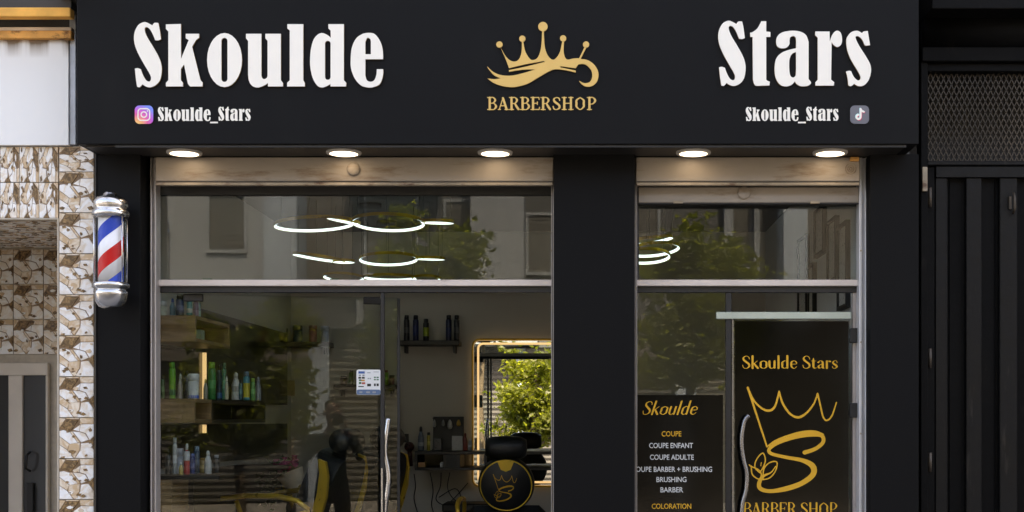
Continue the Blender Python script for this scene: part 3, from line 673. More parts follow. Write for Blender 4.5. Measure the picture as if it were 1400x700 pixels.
for a in [(.08,.34,.07,.16,'b'),(.10,.18,.2,.26,'y'),(.24,.33,.2,.26,'y'),(.08,.19,.29,.36,'k'),(.22,.34,.29,.36,'k'),(.1,.2,.39,.45,'g'),(.2,.34,.4,.46,'o'),(.1,.2,.49,.57,'g'),(.22,.36,.5,.58,'r'),(.08,.3,.65,.69,'k'),
          (.44,.58,.11,.14,'y'),(.46,.52,.33,.38,'y'),(.54,.6,.33,.38,'y'),(.44,.6,.56,.66,'k'),(.7,.92,.08,.1,'y'),(.72,.8,.28,.33,'g'),(.83,.92,.28,.33,'g'),(.72,.8,.37,.42,'g'),(.83,.92,.37,.42,'g'),(.72,.8,.55,.65,'k'),(.83,.92,.55,.65,'k'),
          ]: patch(*a)
for a in ((.12,.24), (.4,.56), (.66,.8)): MB().box(-nw/2+nw*a[0], -nw/2+nw*a[1], -.0016, -.001, nh/2-nh*.93, nh/2-nh*.86).build('print_patch', cw['y'], card)

# right side: fixed menu pane and door leaf with film
mw = thing('menu_window', 'narrow glass pane with a black price menu headed Skoulde', 'window')
x0, x1 = PX(871, 0), PX(992, 0); zt = PZ(400, 0)
MB().box(x0, x1, .002, .010, .02, zt-.001).build('pane', M['glass'], mw)
fz = PZ(540, 0)
fm = MB().box(x0+.001, x1-.012, .0008, .0016, .02, fz).build('menu_film', M['film'], mw)
YF = -.0002
GI = serif_glyphs(.062, .022, False)
stroke_text('Skoulde', GI, PX(876.5, 0), PX(952, 0), PZ(567, 0), 18.5*.0034, 'menu_heading_letter', M['gold_print'], mw, -.0002, shear=.30, res=.016)
for txt, cx, yb, wd, m, nm in (('COUPE', 918, 596.5, 27, 'gold_print', 'menu_line'), ('COUPE ENFANT', 917.5, 612.5, 60, 'white_print', 'menu_line'), ('COUPE ADULTE', 918.5, 628.5, 60, 'white_print', 'menu_line'),
                       ('COUPE BARBER + BRUSHING', 918.5, 645, 110, 'white_print', 'menu_line'), ('BRUSHING', 918, 659, 41, 'white_print', 'menu_line'), ('BARBER', 918.5, 673, 31, 'white_print', 'menu_line'), ('COLORATION', 918, 695.5, 54, 'gold_print', 'menu_line')):
    sans_text(txt, PX(cx, 0), PZ(yb, 0), .034, M[m], mw, -.0002, PX(cx+wd/2, 0)-PX(cx-wd/2, 0), nm)
t = thing('door_post', 'dark vertical post between the menu pane and the black film door', 'post')
MB().box(x1, PX(1000, 0), -.006, .03, 0, zt-.0005, b=.002).build('upright', M['dark_frame'], t)
rd = thing('glass_door', 'black film glass door with a gold crown and S emblem', 'door', group='frameless glass door leaves')
YR = -.004
rx0, rx1 = PX(1002, YR), PX(1162, YR)
MB().box(rx0, rx1, YR, YR+.01, .02, PZ(437, YR)).build('pane', M['glass2'], rd)
MB().box(PX(979, YR), rx1+.004, YR-.012, YR+.014, PZ(436, YR-.01), PZ(426.5, YR-.01), b=.002).build('top_rail', mat('pale_green_rail', (.42, .47, .40), .4, .2, noise=(5, .1)), rd)
MB().box(rx0+.01, rx1-.006, YR-.0012, YR-.0004, .02, PZ(439, YR)).build('black_film', M['film'], rd)
MB().box(rx0-.004, rx0+.003, YR-.004, YR+.012, .02, PZ(437, YR)).build('edge_seal', M['dark_steel'], rd)
for q in (459, 561):
    MB().box(PX(1161, 0), PX(1176, 0), -.03, .0, PZ(q+10, 0), PZ(q-10, 0), b=.003).build('hinge', M['dark_frame'], rd)
b = MB().box(PX(1166, 0), PX(1171, 0), .0, .02, 0, PZ(400, 0)-.001); b.build('jamb', M['guide'], rd)
hp = [(PX(1024, -.06), -.06, PZ(568, -.06)), (PX(1018, -.06), -.06, PZ(576, -.06)), (PX(1014, -.06), -.06, PZ(600, -.06)), (PX(1016, -.06), -.06, PZ(625, -.06)), (PX(1021, -.06), -.06, PZ(648, -.06)), (PX(1020, -.06), -.06, PZ(670, -.06)), (PX(1015, -.06), -.06, PZ(690, -.06)), (PX(1013, -.06), -.06, PZ(720, -.06))]
MB().tube(smooth_path(hp), .0105, 12).build('handle', M['dark_steel'], rd)
GS = serif_glyphs(.068, .020, False)
stroke_text('Skoulde Stars', GS, PX(1014, YR), PX(1146, YR), PZ(504, YR), 17.5*.0034, 'door_letter', M['gold_print'], rd, YR-.0022, res=.016)
GC = serif_glyphs(.066, .020, False)
stroke_text('BARBER SHOP', GC, PX(1016, YR), PX(1145, YR), PZ(704.5, YR), 17.5*.0034, 'door_letter', M['gold_print'], rd, YR-.0022)
LOGO = [((78,105,5),(170,388,4)),
        [(80,110,4),(110,170,4),(150,207,5),(185,214,6),(210,190,5),(228,123,4)], [(228,123,4),(245,180,5),(280,230,5),(320,247,6),(360,225,5),(395,180,4),(412,133,4)],
        [(412,133,4),(425,190,4),(438,243,4),(455,262,4),(480,240,4),(502,176,3)],
        [(442,328,1.5),(400,314,4),(340,317,5),(260,338,4),(205,362,4),(170,388,3)],
        [(350,415,10),(400,398,9),(437,368,9),(435,338,9),(400,328,11),(320,337,10),(230,365,9),(182,397,8),(190,420,8),(260,438,8),(340,453,10),(388,480,14),(390,520,13),(340,560,12),(270,586,12),(190,600,9),(142,590,10),(132,565,10),(150,530,7),(190,510,3),(212,480,2)],
        [(135,512,3),(112,485,3),(122,445,3),(150,418,3),(162,450,3),(152,485,3),(135,512,3)], [(95,480,3),(100,520,3),(130,542,3),(143,522,3),(130,498,3),(95,482,3),(85,474,3)], [(150,545,3),(155,495,3),(180,465,3),(216,460,3),(212,500,3),(185,535,3),(150,545,3)], [(140,480,2),(143,462,2)]]
logo_c = strokes(LOGO, 3.2)
def logo_mesh(sc, m, name, depth=.0008):    # origin at logo point (290,350), z up
    return fill([[((x-290)*sc, (350-y)*sc) for x, y in c] for c in logo_c], depth, name, m)
link('door_emblem', logo_mesh(.0034/3.5, M['gold_print'], 'door_emblem'), rd, (PX(1000+290/3.5, YR), YR-.0024, PZ(500+350/3.5, YR)))

# ================================================================== BARBER POLE
YQ = -.285
bp_ = thing('barber_pole', 'wall mounted barber pole with chrome caps and red white blue stripes', 'barber pole', (PX(151.5, YQ), YQ, 0))
s = .00324
z = lambda py: PZ(py, YQ)
MB().lathe([(.078, z(297)), (.080, z(293)), (.078, z(289)), (.068, z(287)), (.068, z(285)), (.074, z(282)), (.072, z(276)), (.060, z(271)), (.034, z(268.5)), (.030, z(265)), (.022, z(262.5)), (0, z(262))], n=40).build('top_cap', M['chrome'], bp_)
MB().lathe([(0, z(423)), (.030, z(422.5)), (.052, z(419)), (.066, z(412)), (.072, z(403)), (.074, z(399)), (.066, z(397.5)), (.066, z(395.5)), (.080, z(393)), (.081, z(389)), (.074, z(386.5)), (0, z(386.5))], n=40).build('bottom_cap', M['chrome'], bp_)
MB().lathe([(.0535, z(387)), (.0535, z(296))], n=40).build('white_cylinder', M['pole_white'], bp_)
za, zb_ = z(386.8), z(296.5); pitch = 84*s
def stripe(z0, m, nm, lab):
    b = MB(); n = 96
    for half in range(2):
        vs = []; fs = []; R = .0541; h = 21.5*s
        for i in range(n+1):
            a = -PI*1.5+2*PI*i/n  # front is -y
            zz = z0+half*pitch+(a+PI/2)/(2*PI)*pitch - 0
            for k in range(3):
                vs.append((R*math.cos(a), R*math.sin(a), min(max(zz-h/2+h*k/2, za), zb_)))
        for i in range(n):
            for k in range(2): fs.append((i*3+k, (i+1)*3+k, (i+1)*3+k+1, i*3+k+1))
        b.add(vs, fs, 0, True)
    b.build(nm, m, bp_, lab)
stripe(z(314)-pitch, M['pole_blue'], 'stripe', 'blue spiral stripe'); stripe(z(356)-pitch, M['pole_red'], 'stripe', 'red spiral stripe')
b = MB().lathe([(.066, za), (.066, zb_)], n=40, caps=False); b.build('glass_tube', M['clear'], bp_)
for a in (-.5, PI+.5, .6, PI-.6):
    MB().lathe([(.0035, za), (.0035, zb_)], (.0705*math.cos(a), .0705*math.sin(a), 0), 8).build('rod', M['chrome'], bp_)
b = MB()
for py in (283, 404): b.box(-.02, .02, .06, YP-YQ-.001, z(py)-.015, z(py)+.015, b=.003)
b.build('wall_bracket', M['chrome'], bp_)

# ================================================================== INTERIOR
# floating shelves on the left wall
def shelf_box(name, lab, x1, y0, y1, z0, z1, m, cat='shelf', grp=None):
    t = thing(name, lab, cat, group=grp)
    th = .018
    MB().box(XL, x1, y0, y1, z1-th, z1, b=.001).build('top_board', m, t)
    MB().box(XL, x1, y0, y1, z0, z0+th, b=.001).build('bottom_board', m, t)
    MB().box(XL, x1, y0, y0+th, z0+th, z1-th).build('end_board', m, t)
    MB().box(XL, x1, y1-th, y1, z0+th, z1-th).build('end_board', m, t)
    MB().box(XL, XL+.01, y0+th, y1-th, z0+th, z1-th).build('back_board', m, t)
    return t
YA = .32
sz1, sz0 = PZ(431, YA), PZ(467, YA)
shelf_box('wall_shelf', 'upper floating oak shelf box on the left wall', PX(267, YA), YA, .95, sz0, sz1, M['oak'], grp='oak shelf boxes on the left wall')
tz1, tz0 = PZ(545, YA), PZ(578, YA)
shelf_box('wall_shelf', 'middle floating oak shelf box crowded with hair products', PX(266, YA), YA, .62, tz0, tz1, M['oak'], grp='oak shelf boxes on the left wall')
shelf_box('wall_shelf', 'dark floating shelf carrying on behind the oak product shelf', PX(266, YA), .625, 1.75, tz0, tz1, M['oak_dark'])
uz1 = PZ(650, YA)
t = thing('cabinet', 'low oak cabinet with black top under the product shelves', 'cabinet')
MB().box(XL, PX(234, YA), YA, .60, .05, uz1-.02, b=.002).build('carcass', M['oak'], t)
MB().box(XL, PX(300, YA), YA-.01, 1.9, uz1-.02, uz1, b=.002).build('worktop', M['black_metal'], t)
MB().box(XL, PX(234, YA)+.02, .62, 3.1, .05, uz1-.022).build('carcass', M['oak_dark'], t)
# tall dark mirror between shelves with warm led strip
t = thing('wall_mirror', 'dark narrow wall mirror behind the product shelves with a warm light strip', 'mirror')
MB().box(XL, XL+.012, .40, 3.2, uz1+.03, tz0-.01).box(XL, XL+.012, .40, 3.2, tz1+.002, sz0-.01).box(XL, XL+.012, 1.0, 3.2, sz0-.009, sz1+.10).build('glass', flat('smoked_mirror', (.006, .006, .007), .15, spec=.3), t)
MB().box(XL+.012, XL+.028, 1.13, 1.155, uz1+.2, tz0-.012).box(XL+.012, XL+.028, 1.13, 1.155, tz1+.002, sz0-.012).build('led_strip', M['led_warm'], t)


# bottles
bm_ = {}
def bmat(c, r=.3):
    k = tuple(c)
    if k not in bm_: bm_[k] = flat('plastic_%d' % len(bm_), c, r, noise=(60, .15))
    return bm_[k]
def bottle(x, y, z, h, r, c, cap, lab, kind='spray', band=None, grp='hair products on the oak shelf'):
    t = thing('bottle', lab, 'bottle', (x, y, z), group=grp)
    if kind == 'spray':      # aerosol can with domed shoulder and cap
        MB().lathe([(r*.9, 0), (r, .004), (r, h*.78), (r*.9, h*.82), (r*.72, h*.84)], n=16).build('body', bmat(c), t)
        MB().lathe([(r*.78, h*.835), (r*.8, h*.97), (r*.7, h), (0, h)], n=16).build('cap', bmat(cap), t)
    elif kind == 'pump':
        MB().lathe([(r*.95, 0), (r, .006), (r, h*.62), (r*.75, h*.72), (r*.3, h*.76), (r*.3, h*.82)], n=16).build('body', bmat(c), t)
        MB().lathe([(r*.36, h*.80), (r*.36, h*.88), (r*.14, h*.89), (r*.14, h*.97), (0, h*.97)], n=12).box(-r*.2, r*1.0, -r*.2, r*.2, h*.95, h).build('pump_head', bmat(cap), t)
    elif kind == 'jar':
        MB().lathe([(r*.95, 0), (r, .004), (r, h*.7)], n=18).build('body', bmat(c), t)
        MB().lathe([(r*1.04, h*.7), (r*1.04, h*.97), (r*.98, h), (0, h)], n=18).build('lid', bmat(cap), t)
    else:                    # talc style tapered
        MB().lathe([(r*.9, 0), (r, .005), (r*.95, h*.55), (r*.55, h*.75), (r*.4, h*.8)], n=16).build('body', bmat(c), t)
        MB().lathe([(r*.5, h*.79), (r*.45, h*.94), (r*.2, h), (0, h)], n=14).build('cap', bmat(cap), t)
    if band is None and kind == 'spray': band = (tuple(min(.8, v*1.5+.05) for v in c), .30, .52)
    if band:
        MB().lathe([(r*1.01, h*band[1]), (r*1.01, h*band[2])], n=16, caps=False).build('label_band', bmat(band[0]), t)
    return t
W_, K_, G_, GB, BL, YE = (.6, .6, .57), (.012, .012, .014), (.02, .22, .05), (.12, .42, .03), (.02, .10, .35), (.6, .5, .05)
S1 = sz1+.0005
def onshelf(px, Y, z, pyt, wpx, c, cap, lab, kind='spray', band=None, grp='hair products on the oak shelf'):
    s = (D+Y)/F; h = PZ(pyt, Y)-z
    bottle(PX(px, Y), Y, z, h, wpx*s/2, c, cap, lab, kind, band, grp)
g1 = 'hair products on the upper oak shelf'
onshelf(222, .42, S1, 412, 12, (.5, .52, .4), W_, 'pale jar at the near end of the upper oak shelf', 'jar', None, g1)
onshelf(236, .46, S1, 408, 8, (.04, .25, .35), BL, 'teal tube on the upper oak shelf', 'talc', None, g1)
onshelf(246, .42, S1, 404, 11, (.012, .03, .09), K_, 'navy spray can on the upper oak shelf', 'spray', None, g1)
onshelf(268, .84, S1, 408, 7, (.2, .12, .2), (.3, .2, .3), 'mauve spray bottle at the far end of the upper oak shelf', 'spray', None, g1)
onshelf(259, .60, S1, 407, 8, (.05, .3, .28), (.1, .4, .35), 'turquoise spray can beside the mauve bottle', 'spray', ((.5, .55, .5), .3, .5), g1)
onshelf(272, .90, S1, 409, 5, (.25, .45, .45), (.4, .5, .5), 'thin pale green spray at the far end of the upper oak shelf', 'spray', None, g1)
S2 = tz1+.0005
g2 = 'hair products on the middle oak shelf'
onshelf(235.5, .42, S2, 495, 9, GB, (.1, .35, .05), 'lime green spray can at the near end of the product shelf', 'spray', ((.03, .2, .06), .1, .25), g2)
onshelf(246.5, .44, S2, 511, 7, (.5, .42, .38), W_, 'slim beige tube beside the lime green can', 'talc', None, g2)
onshelf(264.5, .40, S2, 511, 15, W_, W_, 'wide white tub with blue spots and blue base', 'jar', ((.03, .09, .42), .02, .14), g2)
onshelf(289.5, .66, S2, 495, 11, G_, (.2, .45, .05), 'tall emerald spray can past the light strip', 'spray', None, g2)
onshelf(300, .72, S2, 498, 7, (.015, .06, .11), K_, 'dark blue spray can beside the tall emerald can', 'spray', ((.03, .2, .5), .05, .2), g2)
onshelf(306.5, .68, S2, 496, 6, (.04, .20, .12), (.05, .15, .1), 'slim dark green spray can in the product row', 'spray', None, g2)
onshelf(310, .60, S2, 514, 5, (.45, .42, .3), W_, 'tiny cream tube in the product row', 'talc', None, g2)
onshelf(322.5, .80, S2, 509, 12, W_, W_, 'white pump bottle in the product row', 'talc', ((.35, .35, .33), .3, .5), g2)
onshelf(337, .86, S2, 508, 9, (.05, .28, .33), (.1, .2, .3), 'teal and yellow striped can in the product row', 'spray', ((.6, .5, .06), .1, .6), g2)
onshelf(345.5, .92, S2, 517, 7, (.12, .35, .10), (.3, .5, .1), 'short light green can at the far end of the product row', 'spray', None, g2)
onshelf(353, .98, S2, 515, 8, (.3, .32, .33), (.35, .35, .38), 'grey bottle last in the product row', 'talc', None, g2)
onshelf(222, .38, S2, 513, 6, (.03, .10, .02), K_, 'small dark green bottle against the window edge of the product shelf', 'spray', None, g2)
onshelf(255, .50, S2, 507, 7, (.04, .04, .05), K_, 'black bottle behind the spotted tub', 'spray', None, g2)
onshelf(281, .52, S2, 518, 6, (.30, .28, .22), (.4, .3, .1), 'short sand coloured bottle before the emerald can', 'talc', None, g2)
onshelf(329, .70, S2, 519, 5, (.03, .12, .14), K_, 'small petrol blue bottle beside the white pump bottle', 'spray', None, g2)
S3 = uz1+.0005
g3 = 'products on the black worktop'
onshelf(239, .44, S3, 598, 6, W_, W_, 'thin white aerosol on the black worktop', 'spray', None, g3)
onshelf(244, .50, S3, 613, 13, (.4, .42, .46), (.45, .46, .5), 'wide grey bottle on the black worktop', 'jar', None, g3)
onshelf(247.5, .37, S3, 632, 6, (.5, .38, .12), W_, 'small golden tube in front of the grey bottle', 'talc', None, g3)
onshelf(255.5, .40, S3, 606, 8, (.5, .06, .06), W_, 'white topped red bottle on the black worktop', 'talc', ((.5, .5, .5), .45, .75), g3)
onshelf(263, .48, S3, 620, 8, (.03, .05, .16), (.03, .1, .3), 'navy bottle on the black worktop', 'spray', None, g3)
onshelf(269, .52, S3, 610, 8, (.05, .09, .14), (.2, .3, .4), 'slate blue can on the black worktop', 'spray', None, g3)
onshelf(284.5, .46, S3, 616, 10, (.5, .48, .45), W_, 'white cone shaped bottle on the black worktop', 'talc', None, g3)
onshelf(230, .40, S3, 612, 8, (.02, .02, .02), K_, 'black spray bottle at the left end of the black worktop', 'pump', None, g3)
onshelf(296, .60, S3, 622, 8, (.03, .03, .035), (.4, .4, .4), 'dark bottle with pale cap right of the cone shaped bottle', 'spray', None, g3)
onshelf(277, .62, S3, 626, 9, (.3, .2, .06), (.35, .2, .05), 'amber bottle behind the white cone shaped bottle', 'spray', None, g3)
# small boxes inside the upper shelf box
t = thing('product_box', 'small white and green carton inside the upper oak shelf box', 'box', (0, 0, 0))
mb = MB().box(XL+.02, PX(281, .6)-.01, .55, .62, sz0+.0185, sz0+.075, b=.002); mb.build('carton', bmat((.3, .42, .36)), t)
# wall items on the back wall: shelves
def back_shelf(pxa, pxb, py, lab, Y=3.25, th=.035):
    t = thing('wall_shelf', lab, 'shelf', group='small shelves on the back wall')
    MB().box(PX(pxa, Y), PX(pxb, Y), Y-.06, YB-.001, PZ(py, Y)-th, PZ(py, Y), b=.003).build('board', M['oak_dark'], t)
    for q in (pxa+8, pxb-8): MB().box(PX(q, Y)-.008, PX(q, Y)+.008, Y, YB-.001, PZ(py, Y)-th-.05, PZ(py, Y)-th).build('bracket', M['black_metal'], t)
    return PZ(py, Y)
zq = back_shelf(546, 629, 466, 'dark shelf on the back wall holding black spray cans')
gq = 'dark cans on the back wall shelf'
YH = 3.24
for px, top, wpx, c, lab, bd in ((556, 431, 8, K_, 'leftmost black spray can on the back wall shelf', None), (568.5, 431, 8, (.008, .012, .05), 'second dark can from the left on the back wall shelf', ((.01, .02, .1), .2, .6)),
                              (582.5, 436, 8, K_, 'shorter black can with a green and yellow band', ((.25, .3, .02), .2, .6)), (613.5, 431, 8, (.008, .012, .045), 'black can left in the right hand pair on the back wall shelf', ((.01, .02, .09), .15, .5)),
                              (624.5, 431, 8, K_, 'rightmost black can on the back wall shelf', None)):
    onshelf(px, YH, zq+.0005, top, wpx, c, K_, lab, 'spray', bd, gq)
zq2 = back_shelf(383, 452, 468, 'thin shelf on the back wall with four round jars behind the ajar door')
for px, top, wpx, c, cap, lab in ((388, 449, 11, (.02, .02, .02), K_, 'black round jar on the thin back wall shelf'), (407, 445, 13, (.015, .05, .09), (.02, .03, .04), 'dark blue round jar on the thin back wall shelf'),
                              (428, 445, 11, (.45, .14, .14), (.25, .08, .08), 'reddish round jar on the thin back wall shelf'), (444, 446, 11, (.35, .42, .55), (.4, .46, .58), 'pale blue round jar on the thin back wall shelf')):
    onshelf(px, YH, zq2+.0005, top, wpx, c, cap, lab, 'jar', None, 'round jars on the thin back wall shelf')
zq3 = back_shelf(458, 543, 526, 'lower shelf on the back wall behind the door edge')
for px, top, wpx, c, cap, lab in ((470, 514, 10, (.1, .04, .03), K_, 'brown jar on the lower back shelf'), (480, 506, 6, (.04, .1, .03), K_, 'slim dark green bottle on the lower back shelf'),
                              (528, 506, 6, (.12, .35, .02), (.15, .02, .02), 'lime bottle with red cap between post and door edge'), (536, 513, 7, (.14, .03, .03), K_, 'dark red jar between post and door edge')):
    onshelf(px, YH, zq3+.0005, top, wpx, c, cap, lab, 'jar' if wpx > 6 else 'spray', None, 'products on the lower back shelf')

# lit mirror on the back wall
YM = YB-.05
mx0, mx1 = PX(646, YM), PX(646, YM)+1.05
mz1, mz0 = PZ(464, YM), PZ(665, YM)
t = thing('lit_mirror', 'large rounded wall mirror with glowing warm gold frame', 'mirror')
def rr_path(x0, x1, z0, z1, r, y, k=5):
    o = []
    for cx, cz, a0 in ((x1-r, z1-r, 0), (x0+r, z1-r, 90), (x0+r, z0+r, 180), (x1-r, z0+r, 270)):
        for j in range(k+1):
            a = math.radians(a0+90*j/k); o.append((cx+r*math.cos(a), y, cz+r*math.sin(a)))
    return o
MB().tube(rr_path(mx0, mx1, mz0, mz1, .05, YM), .007, 8, closed=True).build('gold_frame', M['gold'], t)
MB().tube(rr_path(mx0+.040, mx1-.040, mz0+.030, mz1-.030, .035, YM+.004), .0075, 8, closed=True).build('led_strip', M['led_warm'], t)
pts = rr_path(mx0+.01, mx1-.01, mz0+.01, mz1-.01, .045, 0)
MB().prism([(p[0], p[2]) for p in pts], YM+.01, YM+.02).build('glass', M['mirror'], t)
MB().prism([(p[0], p[2]) for p in rr_path(mx0-.0, mx1, mz0, mz1, .05, 0)], YM+.021, YB-.001).build('backing', M['halo'], t)  # backing glows by its material to give the halo

# counter in front of the mirror
YC = 2.95
t = thing('wall_counter', 'dark floating wall counter with open compartments under the lit mirror', 'counter')
cz1, cz0 = PZ(617, YC), PZ(643, YC); cx0, cx1 = PX(567, YC), PX(567, YC)+1.75
MB().box(cx0, cx1, YC, YB-.001, cz1-.022, cz1, b=.002).build('top_board', M['oak_dark'], t)
MB().box(cx0, cx1, YC, YB-.001, cz0, cz0+.02, b=.002).build('bottom_board', M['oak_dark'], t)
for q in (567, 606, 625, 662, 700): MB().box(PX(q, YC), PX(q, YC)+.018, YC+.003, YB-.002, cz0+.02, cz1-.022).build('divider', M['oak_dark'], t)
MB().box(PX(606, YC)+.018, PX(625, YC), YC+.006, YC+.02, cz0+.021, cz1-.023).build('drawer_front', M['black_metal'], t)
t = thing('toiletry_box', 'small amber box in the left compartment of the wall counter', 'box'); MB().box(PX(571, YC), PX(581, YC), YC+.02, YC+.08, cz0+.0205, cz0+.055, b=.003).build('carton', bmat((.4, .2, .08)), t)
t = thing('toiletry_box', 'small white box beside the drawer of the wall counter', 'box'); MB().box(PX(601, YC), PX(605.5, YC), YC+.02, YC+.07, cz0+.0205, cz0+.055, b=.003).build('carton', bmat(W_), t)
# low dark bench below
t = thing('power_strip_box', 'dark box on the floor line under the counter', 'box'); MB().box(PX(602, YC), PX(700, YC), YC+.1, YB-.01, PZ(702, YC), PZ(690, YC), b=.01).build('case', M['black_metal'], t)
# clipper stand with tools
t = thing('tool_rack', 'black rack of clippers and brushes standing on the wall counter', 'rack')
rx0, rx1 = PX(588.5, YC), PX(631, YC)
MB().box(rx0, rx1, YC+.16, YC+.18, cz1+.001, PZ(569.5, YC), b=.003).build('back_plate', M['black_metal'], t)
MB().box(rx0, rx1, YC+.10, YC+.16, cz1+.001, cz1+.012).build('foot', M['black_metal'], t)
MB().box(rx0, rx1, YC+.13, YC+.16, PZ(571, YC)-.008, PZ(571, YC)).build('hook_rail', M['black_metal'], t)
for q, c, w, zb_, nm in ((594, (.45, .45, .47), .012, 584, 'scissors'), (606, (.35, .35, .37), .012, 583, 'scissors'), (615, (.5, .5, .48), .019, 587, 'hand_brush'), (627, (.5, .30, .05), .016, 583, 'gold_clipper')):
    X = PX(q, YC+.12); Z1, Z0 = PZ(574, YC+.12), PZ(zb_, YC+.12)
    MB().lathe([(0, 0), (w*.7, .004), (w, (Z1-Z0)*.3), (w*.8, (Z1-Z0)*.7), (w*.3, Z1-Z0), (0, Z1-Z0+.002)], (X, YC+.12, Z0), 10).build(nm, bmat(c), t)
MB().box(PX(616, YC), PX(631, YC), YC+.08, YC+.095, cz1+.001, PZ(596, YC), b=.003).build('white_card', bmat((.33, .33, .33)), t)
MB().box(PX(591, YC), PX(603, YC), YC+.06, YC+.095, cz1+.001, PZ(599, YC), b=.006).build('clipper_dock', bmat((.05, .05, .055)), t)
gw = 'items standing on the wall counter'
onshelf(575.5, YC+.1, cz1+.001, 583, 9, (.10, .12, .15), (.03, .03, .03), 'smoky spray bottle at the left end of the wall counter', 'talc', ((.3, .32, .34), .2, .35), gw)
onshelf(586, YC+.12, cz1+.001, 591, 5, (.35, .28, .03), K_, 'yellow and black can beside the tool rack', 'spray', None, gw)
onshelf(636, YC+.1, cz1+.001, 592, 7, (.2, .03, .02), (.2, .03, .02), 'dark red bottle right of the tool rack', 'talc', None, gw)
onshelf(642.5, YC+.1, cz1+.001, 600, 5, (.35, .38, .42), W_, 'small pale bottle by the lower mirror edge', 'spray', None, gw)
# hair dryer on the wall
t = thing('hair_dryer', 'dark red hair dryer hanging on the wall left of the counter', 'hair dryer')
X, Z = P(557, 611, YC+.2)
MB().lathe([(.0, -.05), (.03, -.045), (.036, 0), (.03, .05), (.02, .09), (.022, .12), (0, .12)], (X, YC+.3, Z), 16, axis='y').build('barrel', bmat((.06, .012, .012)), t)
MB().tube([(X, YC+.3, Z), (X+.005, YC+.3, Z-.07), (X+.012, YC+.3, Z-.14)], [.018, .017, .014], 10).build('handle', bmat((.06, .012, .012)), t)
MB().box(X-.05, X-.02, YC+.3, YB, Z+.03, Z+.09).build('hook', M['black_metal'], t)
def cable(pts, lab):
    t = thing('cable', lab, 'cable', group='cables hanging below the wall counter')
    d = []
    for i in range(len(pts)-1):
        p0 = pts[max(i-1, 0)]; p3 = pts[min(i+2, len(pts)-1)]
        d += [cr(p0, pts[i], pts[i+1], p3, j/5) for j in range(5)]
    d.append(pts[-1])
    MB().tube([(PX(x, YB-.03), YB-.03, PZ(y, YB-.03)) for x, y in d], .0035, 5).build('cord', M['black_metal'], t)
cable([(545, 650), (548, 660), (556, 658), (560, 640)], 'short cable looping beside the hair dryer')
cable([(566, 648), (568, 665), (566, 682), (572, 705)], 'cable hanging straight at the left end of the counter')
cable([(603, 646), (602, 665), (596, 682), (606, 690), (618, 684), (640, 660)], 'looping cable drawn up towards the mirror corner')
cable([(615, 646), (612, 668), (622, 684), (630, 680), (622, 668), (600, 680)], 'tangled cable in the middle below the counter')
cable([(588, 646), (592, 670), (590, 690), (594, 705)], 'thin cable hanging beside the tangle')
# wall sign photo on back-left
t = thing('picture_card', 'small tan card propped on the back wall above the bouquet', 'picture')
X0, Z0 = P(383, 541, 3.2); X1, Z1 = P(403, 520, 3.2); MB().box(X0, X1, 3.2, 3.21, Z0, Z1, b=.003).build('card', bmat((.42, .30, .13)), t)

# chandeliers
def chandelier(lab, rings, Y):
    t = thing('chandelier', lab, 'chandelier', group='linked ring chandeliers')
    for px, py, r, tx, ty in rings:
        c = Vector((PX(px, Y), Y, PZ(py, Y))); R = Matrix.Translation(c) @ Matrix.Rotation(math.radians(ty), 4, 'Y') @ Matrix.Rotation(math.radians(tx), 4, 'X')
        n = 40
        circ = lambda rr, zz: [(rr*math.cos(2*PI*i/n), rr*math.sin(2*PI*i/n), zz) for i in range(n)]
        g = MB()
        g.lathe([(r+.007, -.009), (r+.010, -.009), (r+.010, .009), (r+.007, .009), (r+.007, -.009)], n=n, M=R, caps=False, smooth=False).build('gold_ring', M['gold'], t)
        MB().lathe([(r+.0065, -.008), (r-.001, -.006), (r-.001, .006), (r+.0065, .008)], n=n, M=R, caps=False).build('led_ring', M['led_cool'], t)
        for a in (0.6, 2.8, 4.8):
            p = R @ Vector((r*math.cos(a), r*math.sin(a), .02)); MB().tube([p, (p.x, p.y, ZC)], .0012, 5).build('cord', M['black_metal'], t)
        gp = R @ Vector((0, r, 0))
    xs = [PX(q[0], Y) for q in rings]; mxx = sum(xs)/len(xs)
    MB().lathe([(.07, -.03), (.07, 0)], (mxx, Y, ZC-.001), 20).build('ceiling_plate', M['int_white'], t)
chandelier('upper front chandelier of linked white glowing rings', [(430, 306, .215, -1, -4), (470, 301, .085, 2, 10), (531, 304, .195, -5, 0), (598, 303, .085, 3.5, 1)], 1.25)
chandelier('middle chandelier of linked glowing rings hanging behind the front one', [(436, 352, .155, 1, 8), (470, 357, .06, 0, 0), (531, 354, .175, -5, -2), (588, 353, .085, 3, 1)], 2.15)
chandelier('rear chandelier of linked rings just above the transom bar', [(470, 379, .13, -6, 2), (533, 379, .17, 0, 0), (583, 381, .09, -7, 0)], 2.85)
chandelier('chandelier whose glowing rings show in the right hand window', [(884, 329, .15, 1, -8), (893, 341, .15, -7, -5), (880, 350, .15, -9, 0)], 1.7)

